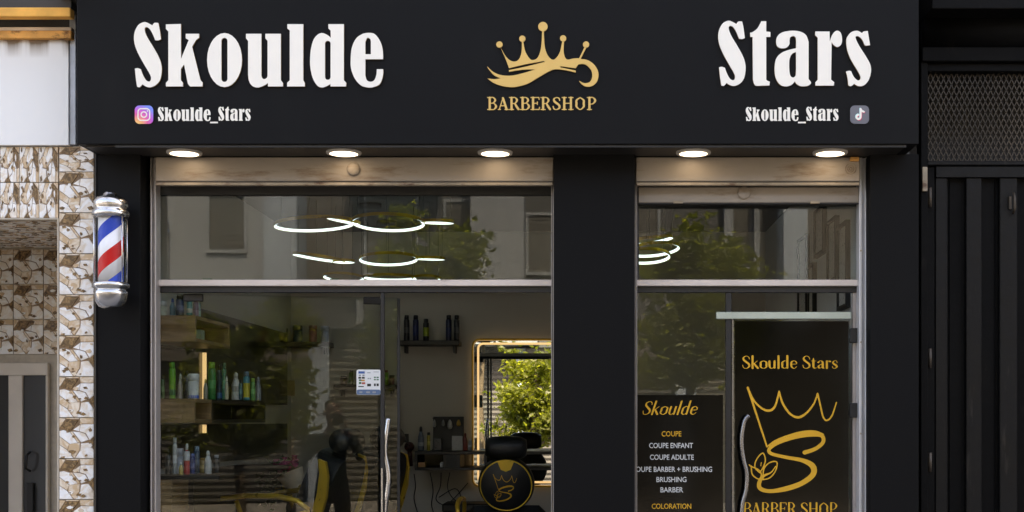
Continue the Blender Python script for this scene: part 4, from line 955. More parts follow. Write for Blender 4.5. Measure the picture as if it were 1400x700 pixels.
# picture frames on the right wall
def pframe(pya, pyb, ya, yb, lab):
    t = thing('framed_picture', lab, 'picture frame', group='black picture frames on the right wall')
    X = XR-.012; z1 = pya; z0 = pyb
    b = MB(); fw = .02
    b.box(X-.012, XR-.001, ya, yb, z1-fw, z1); b.box(X-.012, XR-.001, ya, yb, z0, z0+fw); b.box(X-.0121, XR-.001, ya, ya+fw, z0+fw, z1-fw); b.box(X-.0121, XR-.001, yb-fw, yb, z0+fw, z1-fw)
    b.build('moulding', M['black_metal'], t)
    MB().box(X-.002, XR-.001, ya+fw, yb-fw, z0+fw, z1-fw).build('print', bmat((.62, .61, .57)), t)
yfx = lambda px: 1.3*F/(px-VX)-D
def pf(pa, pb, ta, bt, lab): # photo columns of far and near edges, heights at the near edge
    ya, yb = yfx(pb), yfx(pa); pframe(PZ(ta, ya), PZ(bt, ya), ya, yb, lab)
pf(1095, 1107, 319, 430, 'farthest tall black frame on the right wall')
pf(1118, 1131, 278, 345, 'high black frame in the middle of the right wall')
pf(1136, 1148, 294, 383, 'black frame with arched print nearest the window on the right wall')
pf(1109, 1117, 358, 430, 'low narrow black frame between the taller ones')
pf(1150, 1163, 300, 420, 'large black frame closest to the glass on the right wall')

# ------------------------------------------------------------------ barber chairs
def barber_chair(lab, loc, rz, head=True, emblem=False):
    t = thing('barber_chair', lab, 'barber chair', loc, 'black and gold barber chairs', (0, 0, rz))
    # local: faces -y is the back of the chair towards viewer ; sitter looks towards +y
    MB().lathe([(.30, 0), (.31, .01), (.30, .03), (.12, .05), (.06, .07), (.05, .40), (.09, .42), (.09, .44)], n=28).build('pedestal', M['gold'], t)
    MB().box(-.27, .27, -.22, .30, .44, .56, b=.04).build('seat', M['black_leather'], t)
    R = Matrix.Translation((0, -.25, .84 if emblem else .80)) @ Matrix.Rotation(math.radians(10 if emblem else 20), 4, 'X')
    if emblem:
        MB().lathe([(0, -.05), (.15, -.05), (.168, -.035), (.175, 0), (.165, .05), (0, .06)], axis='y', n=40, M=R).build('backrest', M['black_leather'], t)
        MB().tube([(.158*math.cos(2*PI*i/40), -.044, .158*math.sin(2*PI*i/40)) for i in range(40)], .005, 8, closed=True, M=R).build('gold_trim', M['gold'], t)
        b = MB().prism([(-.05, .148), (-.03, .10), (0, .088), (.03, .10), (.05, .148), (.025, .16), (-.025, .16)], -.056, -.05, M=R); b.build('gold_badge', M['gold'], t)
        o = link('back_emblem', logo_mesh(.00034, M['gold_print'], 'back_emblem', .002), t); o.matrix_local = R @ Matrix.Translation((-.005, -.0525, -.012))
        MB().box(-.24, .24, -.03, .06, -.34, -.14, b=.04, M=R).build('lumbar_pad', M['black_leather'], t)
    else:
        prof = [(-.20, -.30), (.20, -.30), (.22, -.10), (.18, .08), (.10, .16), (-.10, .16), (-.18, .08), (-.22, -.10)]
        MB().prism(contour(prof, 4), -.07, .09, M=R).build('backrest', M['black_leather'], t)
        for sx in (-1, 1):
            arc = [(-.035, -.42), (-.075, -.30), (-.095, -.18), (-.09, -.05), (-.06, .06), (-.02, .13)]
            pl = arc+[(a+.062*(1-.5*abs(i/5-.5)), zz_) for i, (a, zz_) in enumerate(arc)][::-1]
            MB().prism(pl, -.012, .012, M=R @ Matrix.Translation((sx*.236, 0, 0)) @ Matrix.Rotation(PI/2, 4, 'Z')).build('gold_trim', M['gold'], t)
    for sx in (-1, 1):
        MB().tube([(sx*.30, -.24, .66), (sx*.31, -.18, .705), (sx*.31, -.05, .73), (sx*.31, .14, .728), (sx*.31, .28, .712), (sx*.31, .33, .69)], [.012, .015, .016, .016, .015, .010], 10).build('armrest', M['gold'], t)
        MB().tube([(sx*.30, .20, .70), (sx*.30, .16, .60), (sx*.28, .10, .50)], .014, 8).build('arm_support', M['gold'], t)
        MB().prism([(-.24, .46), (.18, .46), (.10, .56), (-.10, .62), (-.24, .66)], 0, .02, M=Matrix.Translation((sx*.285, 0, 0)) @ Matrix.Rotation(PI/2, 4, 'Z')).build('side_plate', M['gold'], t)
    if head:
        Rh = R @ Matrix.Translation((0, .01, .235 if not emblem else .225))
        MB().tube([R @ Vector((sx, 0, .2)) for sx in (0, 0)]+[Rh @ Vector((0, 0, 0))], .014, 6).build('headrest_post', M['chrome'], t)
        MB().lathe([(0, -.13), (.05, -.125), (.068, -.09), (.074, 0), (.068, .09), (.05, .125), (0, .13)], axis='x', n=18, M=Rh).build('headrest', M['black_leather'], t)
    MB().tube([(-.18, .45, .22), (.18, .45, .22)], .015, 8).build('footrest', M['gold'], t)
    MB().tube([(-.1, .28, .46), (-.1, .45, .22), (.1, .45, .22), (.1, .28, .46)], .012, 8).build('footrest_frame', M['gold'], t)
    return t
def at(px, Y): return PX(px, Y)
barber_chair('black barber chair seen from behind with a round gold crown emblem on its back', (at(693, 2.05), 2.25, .27), 0, True, True)
barber_chair('nearest black and gold barber chair turned side on behind the ajar door', (at(404, 1.35), 1.35, .36), math.radians(74), True)
barber_chair('second side on barber chair, partly hidden behind the door handle', (at(468, 2.05), 2.1, .37), math.radians(66), True)

# bouquet on the counter
t = thing('bouquet', 'bouquet of pink flowers in kraft paper lying behind the nearest barber chair', 'bouquet')
X, Z = P(415, 672, 1.9)
d = Vector((-.45, 0, 1)).normalized(); b0 = Vector((X+.015, 1.9, Z-.10))
MB().tube([b0, b0+d*.08, b0+d*.24], [.03, .045, .085], 14).build('wrapping', M['paper'], t)
b = MB(); rnd = random.Random(3)
for i in range(46):
    p = b0+d*(.25+rnd.uniform(0, .07))+Vector((rnd.uniform(-.06, .06), rnd.uniform(-.06, .06), rnd.uniform(-.03, .03)))
    b.lathe([(0, -.012), (.014, -.004), (.018, .008), (.004, .004)], p, 6, M=None)
b.build('flowers', M['pink'], t, kind='stuff')
def leaf_cloud(n, fn, size, rnd, mi=0):
    vs = []; fs = []
    for i in range(n):
        p = Vector(fn(rnd)); s = size*rnd.uniform(.6, 1.35)
        a = Vector((rnd.gauss(0, 1), rnd.gauss(0, 1), rnd.gauss(0, .6))).normalized(); c = a.orthogonal().normalized()
        c = Matrix.Rotation(rnd.uniform(0, 6.28), 3, a) @ c; n_ = a.cross(c)*.18*s
        k = len(vs); vs += [p-a*s*.5, p+c*s*.28-n_, p+a*s*.5, p-c*s*.28-n_, p]
        fs += [(k, k+1, k+4), (k+1, k+2, k+4), (k+2, k+3, k+4), (k+3, k, k+4)]
    return vs, fs
vs, fs = leaf_cloud(150, lambda r: b0+d*.16+Vector((-.135+r.gauss(0, .04), r.gauss(0, .05), r.gauss(0, .07))), .05, rnd)
MB().add(vs, fs).build('leaves', M['green_leaf_in'], t, kind='stuff')

# ================================================================== LEFT NEIGHBOUR
YN = -.12
nb = thing('tiled_building', 'neighbouring building with white render above marble print tiles and a recessed doorway', 'building')
wx1 = PX(97, YN); xe = PX(131, YN)+.03
XF = -3.25; XO = XF-1.0
MB().box(XF, wx1, YN-.03, YN+.02, PZ(200, YN), PZ(57, YN)).build('white_wall', M['render_white'], nb)
# stain band: same wall material with stain rows at the top
def stained():
    m = mat('rain_streaked_render', (.84, .83, .81), .85); nt = m.node_tree; b = nt.nodes['Principled BSDF']; N = nt.nodes.new; L = nt.links.new
    tc = N('ShaderNodeTexCoord'); mp = N('ShaderNodeMapping'); mp.inputs['Scale'].default_value = (1, 1, .06); n = N('ShaderNodeTexNoise'); n.inputs['Scale'].default_value = 16; n.inputs['Detail'].default_value = 6
    L(tc.outputs['Object'], mp.inputs[0]); L(mp.outputs[0], n.inputs[0])
    sp = N('ShaderNodeSeparateXYZ'); L(tc.outputs['Object'], sp.inputs[0])
    h = N('ShaderNodeMapRange'); h.inputs['From Min'].default_value = PZ(82, YN); h.inputs['From Max'].default_value = PZ(58, YN); L(sp.outputs['Z'], h.inputs[0])
    q = N('ShaderNodeMapRange'); q.inputs['From Min'].default_value = .42; q.inputs['From Max'].default_value = .62; L(n.outputs[0], q.inputs[0])
    mu = N('ShaderNodeMath'); mu.operation = 'MULTIPLY'; L(h.outputs[0], mu.inputs[0]); L(q.outputs[0], mu.inputs[1])
    ad = N('ShaderNodeMath'); ad.operation = 'MULTIPLY_ADD'; ad.inputs[1].default_value = 1.0; L(mu.outputs[0], ad.inputs[0])
    pw = N('ShaderNodeMath'); pw.operation = 'POWER'; pw.inputs[1].default_value = 5; L(h.outputs[0], pw.inputs[0]); p2 = N('ShaderNodeMath'); p2.operation = 'MULTIPLY'; p2.inputs[1].default_value = .5; L(pw.outputs[0], p2.inputs[0]); L(p2.outputs[0], ad.inputs[2])
    mx = N('ShaderNodeMix'); mx.data_type = 'RGBA'; L(ad.outputs[0], mx.inputs[0]); mx.inputs[6].default_value = (.84, .83, .81, 1); mx.inputs[7].default_value = (.23, .17, .12, 1)
    L(mx.outputs[2], b.inputs['Base Color']); return m
nb.children[0].data.materials[0] = stained()
MB().box(wx1, PX(106, YN), YN-.02, YN+.02, PZ(199, YN), PZ(15, YN), b=.003).build('corner_strip', M['galv'], nb)
MB().box(XF, wx1, YN-.05, YN+.02, PZ(57, YN)+.0005, PZ(52.5, YN), b=.003).build('ledge', M['galv'], nb)
Yb = YN-.06
cp = thing('canopy', 'dark slatted canopy with orange rusted beams above the white wall', 'canopy')
MB().box(XF, PX(97, Yb), Yb, YN+.02, PZ(52, Yb), PZ(41.5, Yb), b=.003).build('rusty_beam', M['rust'], cp)
MB().box(XF, PX(97, Yb), Yb+.004, YN+.02, PZ(41.4, Yb), PZ(36.5, Yb), b=.002).build('pale_ledge', mat('pale_peeling_ledge', (.62, .48, .36), .8, noise=(9, .4)), cp)
MB().box(XF, PX(97, YN), YN-.0, YN+.02, PZ(36.4, YN), PZ(-40, YN)).build('back_board', M['dark_soffit'], cp)
Y3 = -.26
b = MB(); X1 = PX(96, Y3)
b.box(XF, X1, Y3, Y3+.05, PZ(22.5, Y3), PZ(10, Y3), b=.003); b.build('orange_beam', M['ochre'], cp)
MB().box(XF, X1, Y3+.01, YN-.02, PZ(10, Y3)+.001, PZ(10, Y3)+.04).build('roof_board', M['dark_soffit'], cp)
for k in range(5):
    x = X1-.18-k*.36; MB().box(x, x+.03, Y3+.05, YN-.001, PZ(14, Y3), PZ(10, Y3)).build('joist', M['dark_soffit'], cp)
b = MB().box(-.03, .03, -.9, .05, -.03, .03, M=Matrix.Translation((PX(101, Y3)-.03, YN-.02, PZ(-4, YN)-.04)) @ Matrix.Rotation(math.radians(-8), 4, 'X')); b.build('side_rafter', M['dark_soffit'], cp)
# tiles
TW, TH = PX(128.5, YN)-PX(80.5, YN), PZ(250, YN)-PZ(306, YN)
Q = lambda x, y: ((x-133)/342*TW, (640-y)/390*TH)
shards = [('m_brown', [(150,345),(205,270),(325,270),(255,370)]), ('m_tan', [(135,252),(195,262),(148,335),(135,345)]),
 ('m_white', [(272,365),(338,318),(330,380)]), ('m_white', [(345,315),(470,315),(470,425),(432,462),(395,398),(336,380)]), ('m_tan', [(338,252),(473,252),(473,308),(345,306)]),
 ('m_tan', [(205,252),(330,252),(325,264),(205,264)]), ('m_white', [(135,378),(180,370),(236,388),(312,488),(240,500),(135,425)]), ('m_tan', [(243,386),(262,384),(338,482),(318,487)]),
 ('m_white', [(270,384),(330,388),(385,404),(420,460),(350,485)]), ('m_brown', [(425,470),(473,435),(473,520),(440,508)]), ('m_tan', [(232,504),(335,492),(332,558),(280,634),(222,560)]),
 ('m_white', [(135,512),(210,558),(270,636),(135,636)]), ('m_white', [(348,500),(420,492),(473,560),(473,636),(292,636),(342,560)]), ('m_tan', [(135,432),(232,502),(214,552),(135,504)])]
tb = MB(); g = .0015
tb.box(g, TW-g, 0, .008, g, TH-g, 0)
names = ['vein', 'm_white', 'm_tan', 'm_brown']
for nm, pl in shards:
    pts = [Q(x, y) for x, y in pl]; ar = sum(pts[i][0]*pts[(i+1) % len(pts)][1]-pts[(i+1) % len(pts)][0]*pts[i][1] for i in range(len(pts)))
    if ar < 0: pts = pts[::-1]
    gx = sum(p[0] for p in pts)/len(pts); gz = sum(p[1] for p in pts)/len(pts)
    pts = [(gx+(x-gx)*1.035, gz+(zz-gz)*1.035) for x, zz in pts]; pts = [(min(max(x, g), TW-g), min(max(zz, g), TH-g)) for x, zz in pts]
    n = len(pts); rz_ = -.0022-.0006*(len(tb.v) % 3)
    inn = [(gx+(x-gx)*.94, gz+(zz-gz)*.94) for x, zz in pts]
    tb.add([(x, -.0002, zz) for x, zz in pts]+[(x, rz_, zz) for x, zz in inn], [tuple(range(n, 2*n))]+[(i, (i+1) % n, (i+1) % n+n, i+n) for i in range(n)], names.index(nm))
base_v, base_f, base_m, base_s = list(tb.v), list(tb.f), list(tb.m), list(tb.sm)
tile_mes = []
for sd in range(5):      # five prints: the same slab print with different chips along the veins
    tb.v, tb.f, tb.m, tb.sm = list(base_v), list(base_f), list(base_m), list(base_s); rr = random.Random(40+sd)
    for q in range(13):
        cx, cz = rr.uniform(.012, TW-.012), rr.choice((rr.uniform(.012, TH-.012), rr.uniform(.45, .78)*TH, rr.uniform(.02, .2)*TH)); s_ = rr.uniform(.005, .013); a0 = rr.uniform(0, 6); kk_ = rr.choice((4, 5, 5, 6))
        pp = [(min(max(cx+s_*rr.uniform(.6, 1.5)*math.cos(a0+2*PI*i/kk_), g), TW-g), min(max(cz+s_*rr.uniform(.5, 1.1)*math.sin(a0+2*PI*i/kk_), g), TH-g)) for i in range(kk_)]
        yq = -.0042-.0001*q
        tb.add([(x, -.001, zz) for x, zz in pp]+[(x, yq, zz) for x, zz in pp], [tuple(range(kk_, 2*kk_))]+[(i, (i+1) % kk_, (i+1) % kk_+kk_, i+kk_) for i in range(kk_)], rr.choice((3, 3, 3, 0, 2, 1)))
    tile_mes.append(tb.mesh('tile', [M[k] for k in names]))
tile_rnd = random.Random(9)
def pick_tile(): return tile_mes[int(tile_rnd.random()*5)]
def tile_at(x, y, z, rot=(0, 0, 0), sc=(1, 1, 1), nm='tile'):
    return link(nm, pick_tile(), nb, (x, y, z), rot, sc)
zt = PZ(200.5, YN)
MB().box(PX(80, YN), xe, YN+.009, YN+.05, -.3, zt).build('wall_core', M['grout'], nb)
zz = PZ(571, YN)-4*TH
while zz < zt-.01:
    h = min(1, (zt-zz)/TH)
    tile_at(PX(80.8, YN), YN, zz, sc=(1, 1, h)); zz += TH; k += 1
# lintel field: the same tile turned on its side, three narrow columns
zl0, zl1 = PZ(298.5, YN), zt
MB().box(XF, PX(80, YN), YN+.010, .88, zl0+.001, zl1).build('lintel_core', M['grout'], nb)
cw_ = (PX(80, YN)-PX(53.5, YN)); hh = (zl1-zl0)/2
xk = PX(80, YN)
kk = 0
while xk > XF:
    for j in range(2):
        # rotate about y by 90 deg: local x -> -z... width TW becomes height, TH becomes width
        o = tile_at(xk-cw_, YN, zl0+(j+1)*hh - .0, rot=(0, PI/2, 0), sc=(hh/TW, 1, cw_/TH))
        o['label'] = 'marble print tile laid upright over the doorway' if False else ''
        del o['label']
    xk -= cw_; kk += 1
MB().box(XF, PX(80, YN)+.003, YN-.004, YN+.03, zl0-.006, zl0, b=.001).build('edge_trim', M['grout'], nb)
MB().box(PX(78.5, YN), PX(80.6, YN), YN-.003, YN+.03, -.3, zl0-.006, b=.001).build('edge_trim', M['grout'], nb)
MB().box(PX(80.6, YN), PX(80.6, YN)+.02, YN+.03, .95, -.3, zl0).build('return_wall', M['grout'], nb)
# recess: soffit tiles and back wall tiles
YR2 = .88
nx = 6
for i in range(nx):
    for j in range(5):
        tile_at(PX(79, YN)-.003-(i+1)*TW*1.0, YN+.03+j*.195, zl0-.002, rot=(PI/2, 0, 0), sc=(1, 1, .195/TH)) if False else link('tile', pick_tile(), nb, (PX(79, YN)-(i+1)*TW, YN+.04+(j+1)*.188, zl0+.0-.001), (PI/2*1, 0, 0), (1, 1, .188/TH))
MB().box(XO, XF-.001, YN-.03, .95, -.3, 3.6).build('added_side_pier', M['render_white'], nb)  # unseen pier added to cut the daylight entering the recess
MB().box(XF-.1, PX(80, YN), YR2+.01, YR2+.1, -.3, zl0).build('recess_core', M['grout'], nb)
xr_ = PX(80.6, YN)-.002
zfr = PZ(495, YR2-.03)
for i in range(7):
    for j in range(9):
        z0_ = zl0-.01-(j+1)*TH
        if z0_ < zfr-.02: break
        tile_at(xr_-(i+1)*TW, YR2, z0_)
# strip right of the frame
xs_ = PX(66, YR2)
for j in range(7):
    tile_at(xr_-TW, YR2, zl0-.01-5*TH-(j+1)*TH)
df = thing('recessed_door', 'beige framed glass door deep in the tiled doorway', 'door')
YD2 = YR2-.04
x1 = PX(65, YD2)
MB().box(XF-.1, x1, YD2, YD2+.035, PZ(513, YD2), PZ(496, YD2), b=.003).build('head_rail', M['beige_frame'], df)
MB().box(PX(11, YD2), PX(30, YD2), YD2+.002, YD2+.035, -.3, PZ(513, YD2)-.0005, b=.003).build('stile', M['beige_frame'], df)
MB().box(x1-.012, x1, YD2+.002, YD2+.035, -.3, PZ(513, YD2)-.0005, b=.003).build('stile', M['beige_frame'], df)
MB().box(PX(30, YD2), x1-.012, YD2+.02, YD2+.026, -.3, PZ(513, YD2)).build('pane', flat('dark_pane', (.05, .048, .045), .08), df)
MB().box(XF, PX(11, YD2), YD2+.02, YD2+.026, -.3, PZ(513, YD2)).build('pane', flat('dark_pane_b', (.035, .033, .03), .08), df)
b = MB(); X = PX(41, YD2)
b.tube([(X, YD2, PZ(618, YD2)), (X+.004, YD2-.05, PZ(622, YD2)), (X-.002, YD2-.05, PZ(640, YD2)), (X, YD2, PZ(644, YD2))], .007, 8); b.box(X-.015, X+.02, YD2-.01, YD2+.02, PZ(700, YD2), PZ(660, YD2), b=.003)
b.build('handle', M['black_metal'], df)

# ================================================================== RIGHT NEIGHBOUR: black gate
YG = .02
gx0 = PX(1279, YG)
gt = thing('metal_gate', 'black ribbed metal double gate with mesh panel above and worn paint', 'gate')
zg = PZ(228, YG); GX1 = PX(1400, YG)+1.3
MB().box(gx0, GX1, YG+.03, YG+.04, -.1, zg).build('sheet', M['gate'], gt)
MB().box(gx0, GX1, YG-.01, YG+.0295, PZ(243, YG), zg, b=.002).build('top_rail', M['gate_rib'], gt)
def rib(a, b_, nm='rib', y=YG, m='gate_rib'):
    MB().box(PX(a, YG), PX(b_, YG), y, YG+.0298, -.1, PZ(243, YG)-.0005, b=.003).build(nm, M[m], gt)
rib(1279, 1295); rib(1321, 1342); rib(1367, 1391)
x = 1413
for k in range(8): rib(x, x+22); x += 46
for a in (1299.5, 1362): rib(a, a+1.6, 'bead', YG+.022, 'gate')
for a in (1294.9, 1341.9): rib(a+.3, a+1.6, 'bead', YG+.012, 'gate_rib')
for zc in (270, 490, 632):
    h = thing('hinge', {270: 'top weathered hinge of the black gate', 490: 'middle weathered hinge of the black gate', 632: 'lowest weathered hinge of the black gate'}[zc], 'hinge') if False else None
    X, Z = P(1271.5, zc, YG-.02)
    b = MB(); b.lathe([(.009, -.045), (.009, .045)], (X, YG-.02, Z), 10); b.box(X-.02, X, YG-.018, YG, Z-.035, Z+.03, b=.002); b.build('hinge', M['mesh_wire'], gt)
X, Z = P(1384.5, 277, YG-.02)
b = MB(); b.box(X-.014, X-.002, YG-.016, YG-.001, Z-.03, Z+.03, b=.002); b.tube([(X+.006, YG-.02, Z+.045), (X+.006, YG-.03, Z+.02), (X+.006, YG-.03, Z-.03), (X+.004, YG-.012, Z-.05)], .006, 8); b.build('latch', M['mesh_wire'], gt)
MB().box(PX(1257, YG), PX(1266.5, YG), YG-.03, YG+.05, -.1, PZ(40, YG), b=.002).build('frame_post', M['gate'], gt)
MB().box(PX(1266.5, YG)+.001, gx0-.004, YG+.0, YG+.05, -.1, PZ(228, YG), b=.002).build('frame_jamb', M['gate'], gt)
MB().box(PX(1260, YG-.03), PX(1267, YG-.03), YG-.045, YG-.031, PZ(262, YG-.03), PZ(229, YG-.03), b=.002).build('rusty_tab', M['cream_lip'], gt)
MB().box(PX(1266.5, YG)+.001, GX1, YG-.02, YG+.04, zg+.004, PZ(221, YG), b=.003).build('mid_rail', M['gate_rib'], gt)
MB().box(PX(1266.5, YG)+.001, GX1, YG-.02, YG+.04, PZ(99, YG), PZ(88, YG), b=.003).build('upper_rail', M['gate'], gt)
# expanded metal
b = MB(); x0, x1, z0, z1 = PX(1266.5, YG), GX1, PZ(221, YG), PZ(99, YG)
dw, dh = .0245, .052; nX = int((x1-x0)/dw)+1; nZ = int((z1-z0)/dh)+2
yy = YG+.02
def bar(a, c):
    a = Vector(a); c = Vector(c); dd = (c-a).normalized(); n_ = Vector((-dd.z, 0, dd.x))*.0018; o_ = Vector((0, .004, .0))
    vs = [a-n_, a+n_, c+n_, c-n_, a-n_+o_, a+n_+o_, c+n_+o_, c-n_+o_]
    b.add(vs, [(0, 1, 2, 3), (7, 6, 5, 4), (0, 4, 5, 1), (3, 2, 6, 7), (1, 5, 6, 2), (0, 3, 7, 4)])
for i in range(nX):
    for j in range(nZ):
        cx, cz = x0+i*dw, z0+j*dh
        for (a, c) in (((cx, yy, cz), (cx+dw/2, yy, cz+dh/2)), ((cx+dw/2, yy, cz+dh/2), (cx+dw, yy, cz)), ((cx, yy, cz+dh), (cx+dw/2, yy, cz+dh/2)), ((cx+dw/2, yy, cz+dh/2), (cx+dw, yy, cz+dh))):
            if max(a[2], c[2]) <= z1+.012 and max(a[0], c[0]) <= x1: bar(a, c)
b.build('mesh_panel', M['mesh_wire'], gt, kind='stuff')
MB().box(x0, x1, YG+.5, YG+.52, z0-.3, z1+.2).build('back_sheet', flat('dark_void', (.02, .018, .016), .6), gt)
gb = thing('dark_lintel', 'black painted lintel and roller housing above the mesh panel', 'lintel')
MB().box(PX(1257, YG), GX1, YG-.05, YG+.08, PZ(88, YG)+.001, PZ(68, YG), b=.004).build('lower_beam', M['gate'], gb)
MB().lathe([(.11, 0), (.11, 1.9)], (PX(1258, YG), YG+.02, PZ(42, YG)), 24, axis='x').build('roller_tube', M['gate'], gb)
MB().box(PX(1257, YG), GX1, YG-.22, YG+.12, PZ(12, YG-.22), 3.61, b=.004).build('upper_beam', M['gate'], gb)
# backing of the whole front between buildings
MB().box(PX(1256, .1), GX1, .62, .7, -.3, 3.2).build('inner_wall', M['int_dark'], gb)
MB().box(GX1, GX1+.3, -.1, .7, -.3, 3.2).build('end_pier', M['opp_grey'], gb)

# ================================================================== ACROSS THE STREET (seen in the glass and the mirror)
YO = -18.0
op = thing('apartment_building', 'pale apartment building across the street with closed shop shutters below', 'building')
b = MB(); b.box(-16, 14, YO-9, YO-.30, -.3, 8.6); b.build('main_wall', M['opp_grey'], op)
def block(x0, x1, z0, z1, m, d=.9, nm='projecting_bay'):
    MB().box(x0, x1, YO-.30, YO-.30+d, z0, z1).build(nm, M[m], op)
block(-7.6, -5.75, 3.25, 8.8, 'opp_pale'); block(-5.75, -5.15, 3.25, 8.8, 'opp_blue', .93)
block(-2.05, -1.1, 3.25, 8.8, 'opp_pale'); block(-11, -9, 3.25, 8.8, 'opp_pale')
block(4.0, 7.6, 3.25, 8.8, 'opp_brown', .12, 'recess_panel'); block(3.55, 3.98, 3.25, 8.8, 'opp_blue'); block(7.7, 9.5, 3.25, 8.8, 'opp_pale')
block(2.55, 2.68, 3.25, 8.8, 'opp_pale', .3, 'pilaster'); block(3.1, 3.2, 3.25, 8.8, 'opp_pale', .3, 'pilaster')
block(-5.14, -4.3, 3.25, 8.8, 'opp_brown', .1, 'recess_panel'); block(-4.3, -2.6, 5.95, 6.1, 'opp_pale', .9, 'balcony_slab')
block(-4.3, -2.1, 3.25, 3.6, 'opp_pale', 1.0, 'balcony_slab'); block(-1.08, 2.5, 3.2, 3.5, 'opp_grey', .5, 'fascia_band')
def opp_window(cx, z0, z1, w, y, lab=None):
    f = MB(); f.box(cx-w/2-.05, cx+w/2+.05, y, y+.05, z1, z1+.06); f.box(cx-w/2-.05, cx+w/2+.05, y, y+.07, z0-.06, z0)
    f.box(cx-w/2-.05, cx-w/2, y, y+.05, z0, z1); f.box(cx+w/2, cx+w/2+.05, y, y+.05, z0, z1)
    o = f.build('window', M['opp_pale'], op, lab)
    s = MB(); n = int((z1-z0)/.08)
    for k in range(n): s.box(cx-w/2, cx+w/2, y+.008, y+.016, z0+k*(z1-z0)/n, z0+(k+.88)*(z1-z0)/n)
    s.box(cx-w/2, cx+w/2, y+.002, y+.008, z0, z1)
    s.build('louvre_shutter', M['louvre'], o)
for z0 in (4.55, 7.1):
    opp_window(-6.4, z0, z0+.95, .62, YO+.6); opp_window(-2.35, z0-.2, z0+1.0, .45, YO-.3); opp_window(-.75, z0-.3, z0+.75, .6, YO-.3)
    opp_window(.9, z0-.2, z0+1.0, .9, YO-.3); opp_window(2.9, z0-.2, z0+1.1, .3, YO-.3); opp_window(8.6, z0-.2, z0+1, .8, YO+.6); opp_window(-8.3, z0-.2, z0+1, .8, YO-.3); opp_window(-3.6, z0-.3, z0+1.4, .9, YO-.3)
def opp_shutter(x0, x1, z1, lab, m='shutter_dark'):
    s = MB(); n = int(z1/.115); y = YO-.30
    for k in range(n):
        za, zb = k*z1/n, (k+1)*z1/n; h = zb-za
        s.add([(x0, y+.067, za), (x1, y+.067, za), (x1, y+.075, za+h*.35), (x0, y+.075, za+h*.35), (x1, y+.06, za+h*.8), (x0, y+.06, za+h*.8), (x1, y+.067, zb), (x0, y+.067, zb)], [(0, 1, 2, 3), (3, 2, 4, 5), (5, 4, 6, 7)])
    s.build('rolled_shutter', M[m], op, lab)
opp_shutter(2.05, 4.9, 3.1, 'ribbed grey closed shop shutter', 'shutter_opp'); opp_shutter(-1.38, 1.65, 2.55, 'darker ribbed closed shop shutter'); opp_shutter(-4.6, -1.62, 3.05, None); opp_shutter(-9, -5.2, 3.05, None); opp_shutter(5.4, 9, 3.05, None)
MB().box(-1.38, 1.65, YO-.3, YO+.1, 2.56, 3.19).build('shop_fascia', M['opp_brown'], op)
for x, w in ((1.85, .38), (-1.5, .22), (5.15, .4), (-4.9, .5), (9.3, .5), (-9.3, .5)):
    MB().box(x-w/2, x+w/2, YO-.3, YO+.02, 0, 3.19).build('pier', M['opp_blue'], op)
MB().box(-60, -16.4, -22, -19, -.3, 7.5).build('x', M['opp_pale']); o = bpy.data.objects['x']; o.name = 'long_building'; tag(o, 'plain pale building further left across the street', 'building')
o = MB().box(14.4, 60, -22, -18.6, -.3, 8).build('long_building', M['opp_grey']); tag(o, 'plain grey building further right across the street', 'building')

# trees on the far side of the carriageway
def tree(lab, x, y, h, r, zlow, seed, n, lean=0, sp=.21):
    rnd = random.Random(seed)
    t = thing('street_tree', lab, 'tree', (x, y, 0), 'young street trees')
    b = MB(); top = Vector((lean, 0, h*.82))
    trunk = [Vector((0, 0, -.15)), Vector((.02, .01, h*.25)), Vector((lean*.4-.03, .02, h*.45)), Vector((lean*.8+.02, 0, h*.65)), top]
    b.tube(trunk, [.065, .055, .045, .03, .012], 9)
    tips = []
    for i in range(24):
        u = rnd.uniform(max(.38, min(.8, (zlow-.1)/(h*.82))), .97); a = rnd.uniform(0, 6.28); k = u*4; i0 = min(int(k), 3); p = trunk[i0].lerp(trunk[i0+1], k-i0)
        L_ = r*rnd.uniform(.55, 1.05)*(1.15-.5*u); e = p+Vector((math.cos(a)*L_, math.sin(a)*L_, L_*rnd.uniform(.15, .7))); mid = p.lerp(e, .5)+Vector((0, 0, -.04))
        b.tube([p, mid, e], [.02, .013, .005], 6); tips += [e, p.lerp(e, .7), mid]
    b.build('trunk', M['bark'], t)
    for k in range(10): tips.append(Vector((rnd.uniform(-.6, .6)*r, rnd.uniform(-.6, .6)*r, rnd.uniform(zlow+.15, h*.92))))
    def f(rr):
        c = tips[int(rr.random()*len(tips))]; q = Vector((rr.gauss(0, 1), rr.gauss(0, 1), rr.gauss(0, .8)))*sp*r
        p = c+q; p.z = max(p.z, zlow+rr.uniform(0, .2)); return p
    vs, fs = leaf_cloud(n, f, .105, rnd)
    MB().add(vs, fs).build('crown', M['leaf'], t)
tree('street tree whose crown is reflected in the wide transom pane', -1.62, -7.9, 3.95, .62, 2.8, 11, 7000, 0, .17)
tree('bright young street tree showing in the lit mirror', -.76, -7.6, 2.95, .72, 1.0, 21, 5200, 0, .13)
tree('street tree reflected in the right hand window', 1.15, -8.0, 4.1, .85, 1.8, 5, 8000, 0, .15)
tree('slim street tree reflected in the ajar glass door', 0.02, -9.3, 3.5, .36, 2.3, 8, 2500, .05)

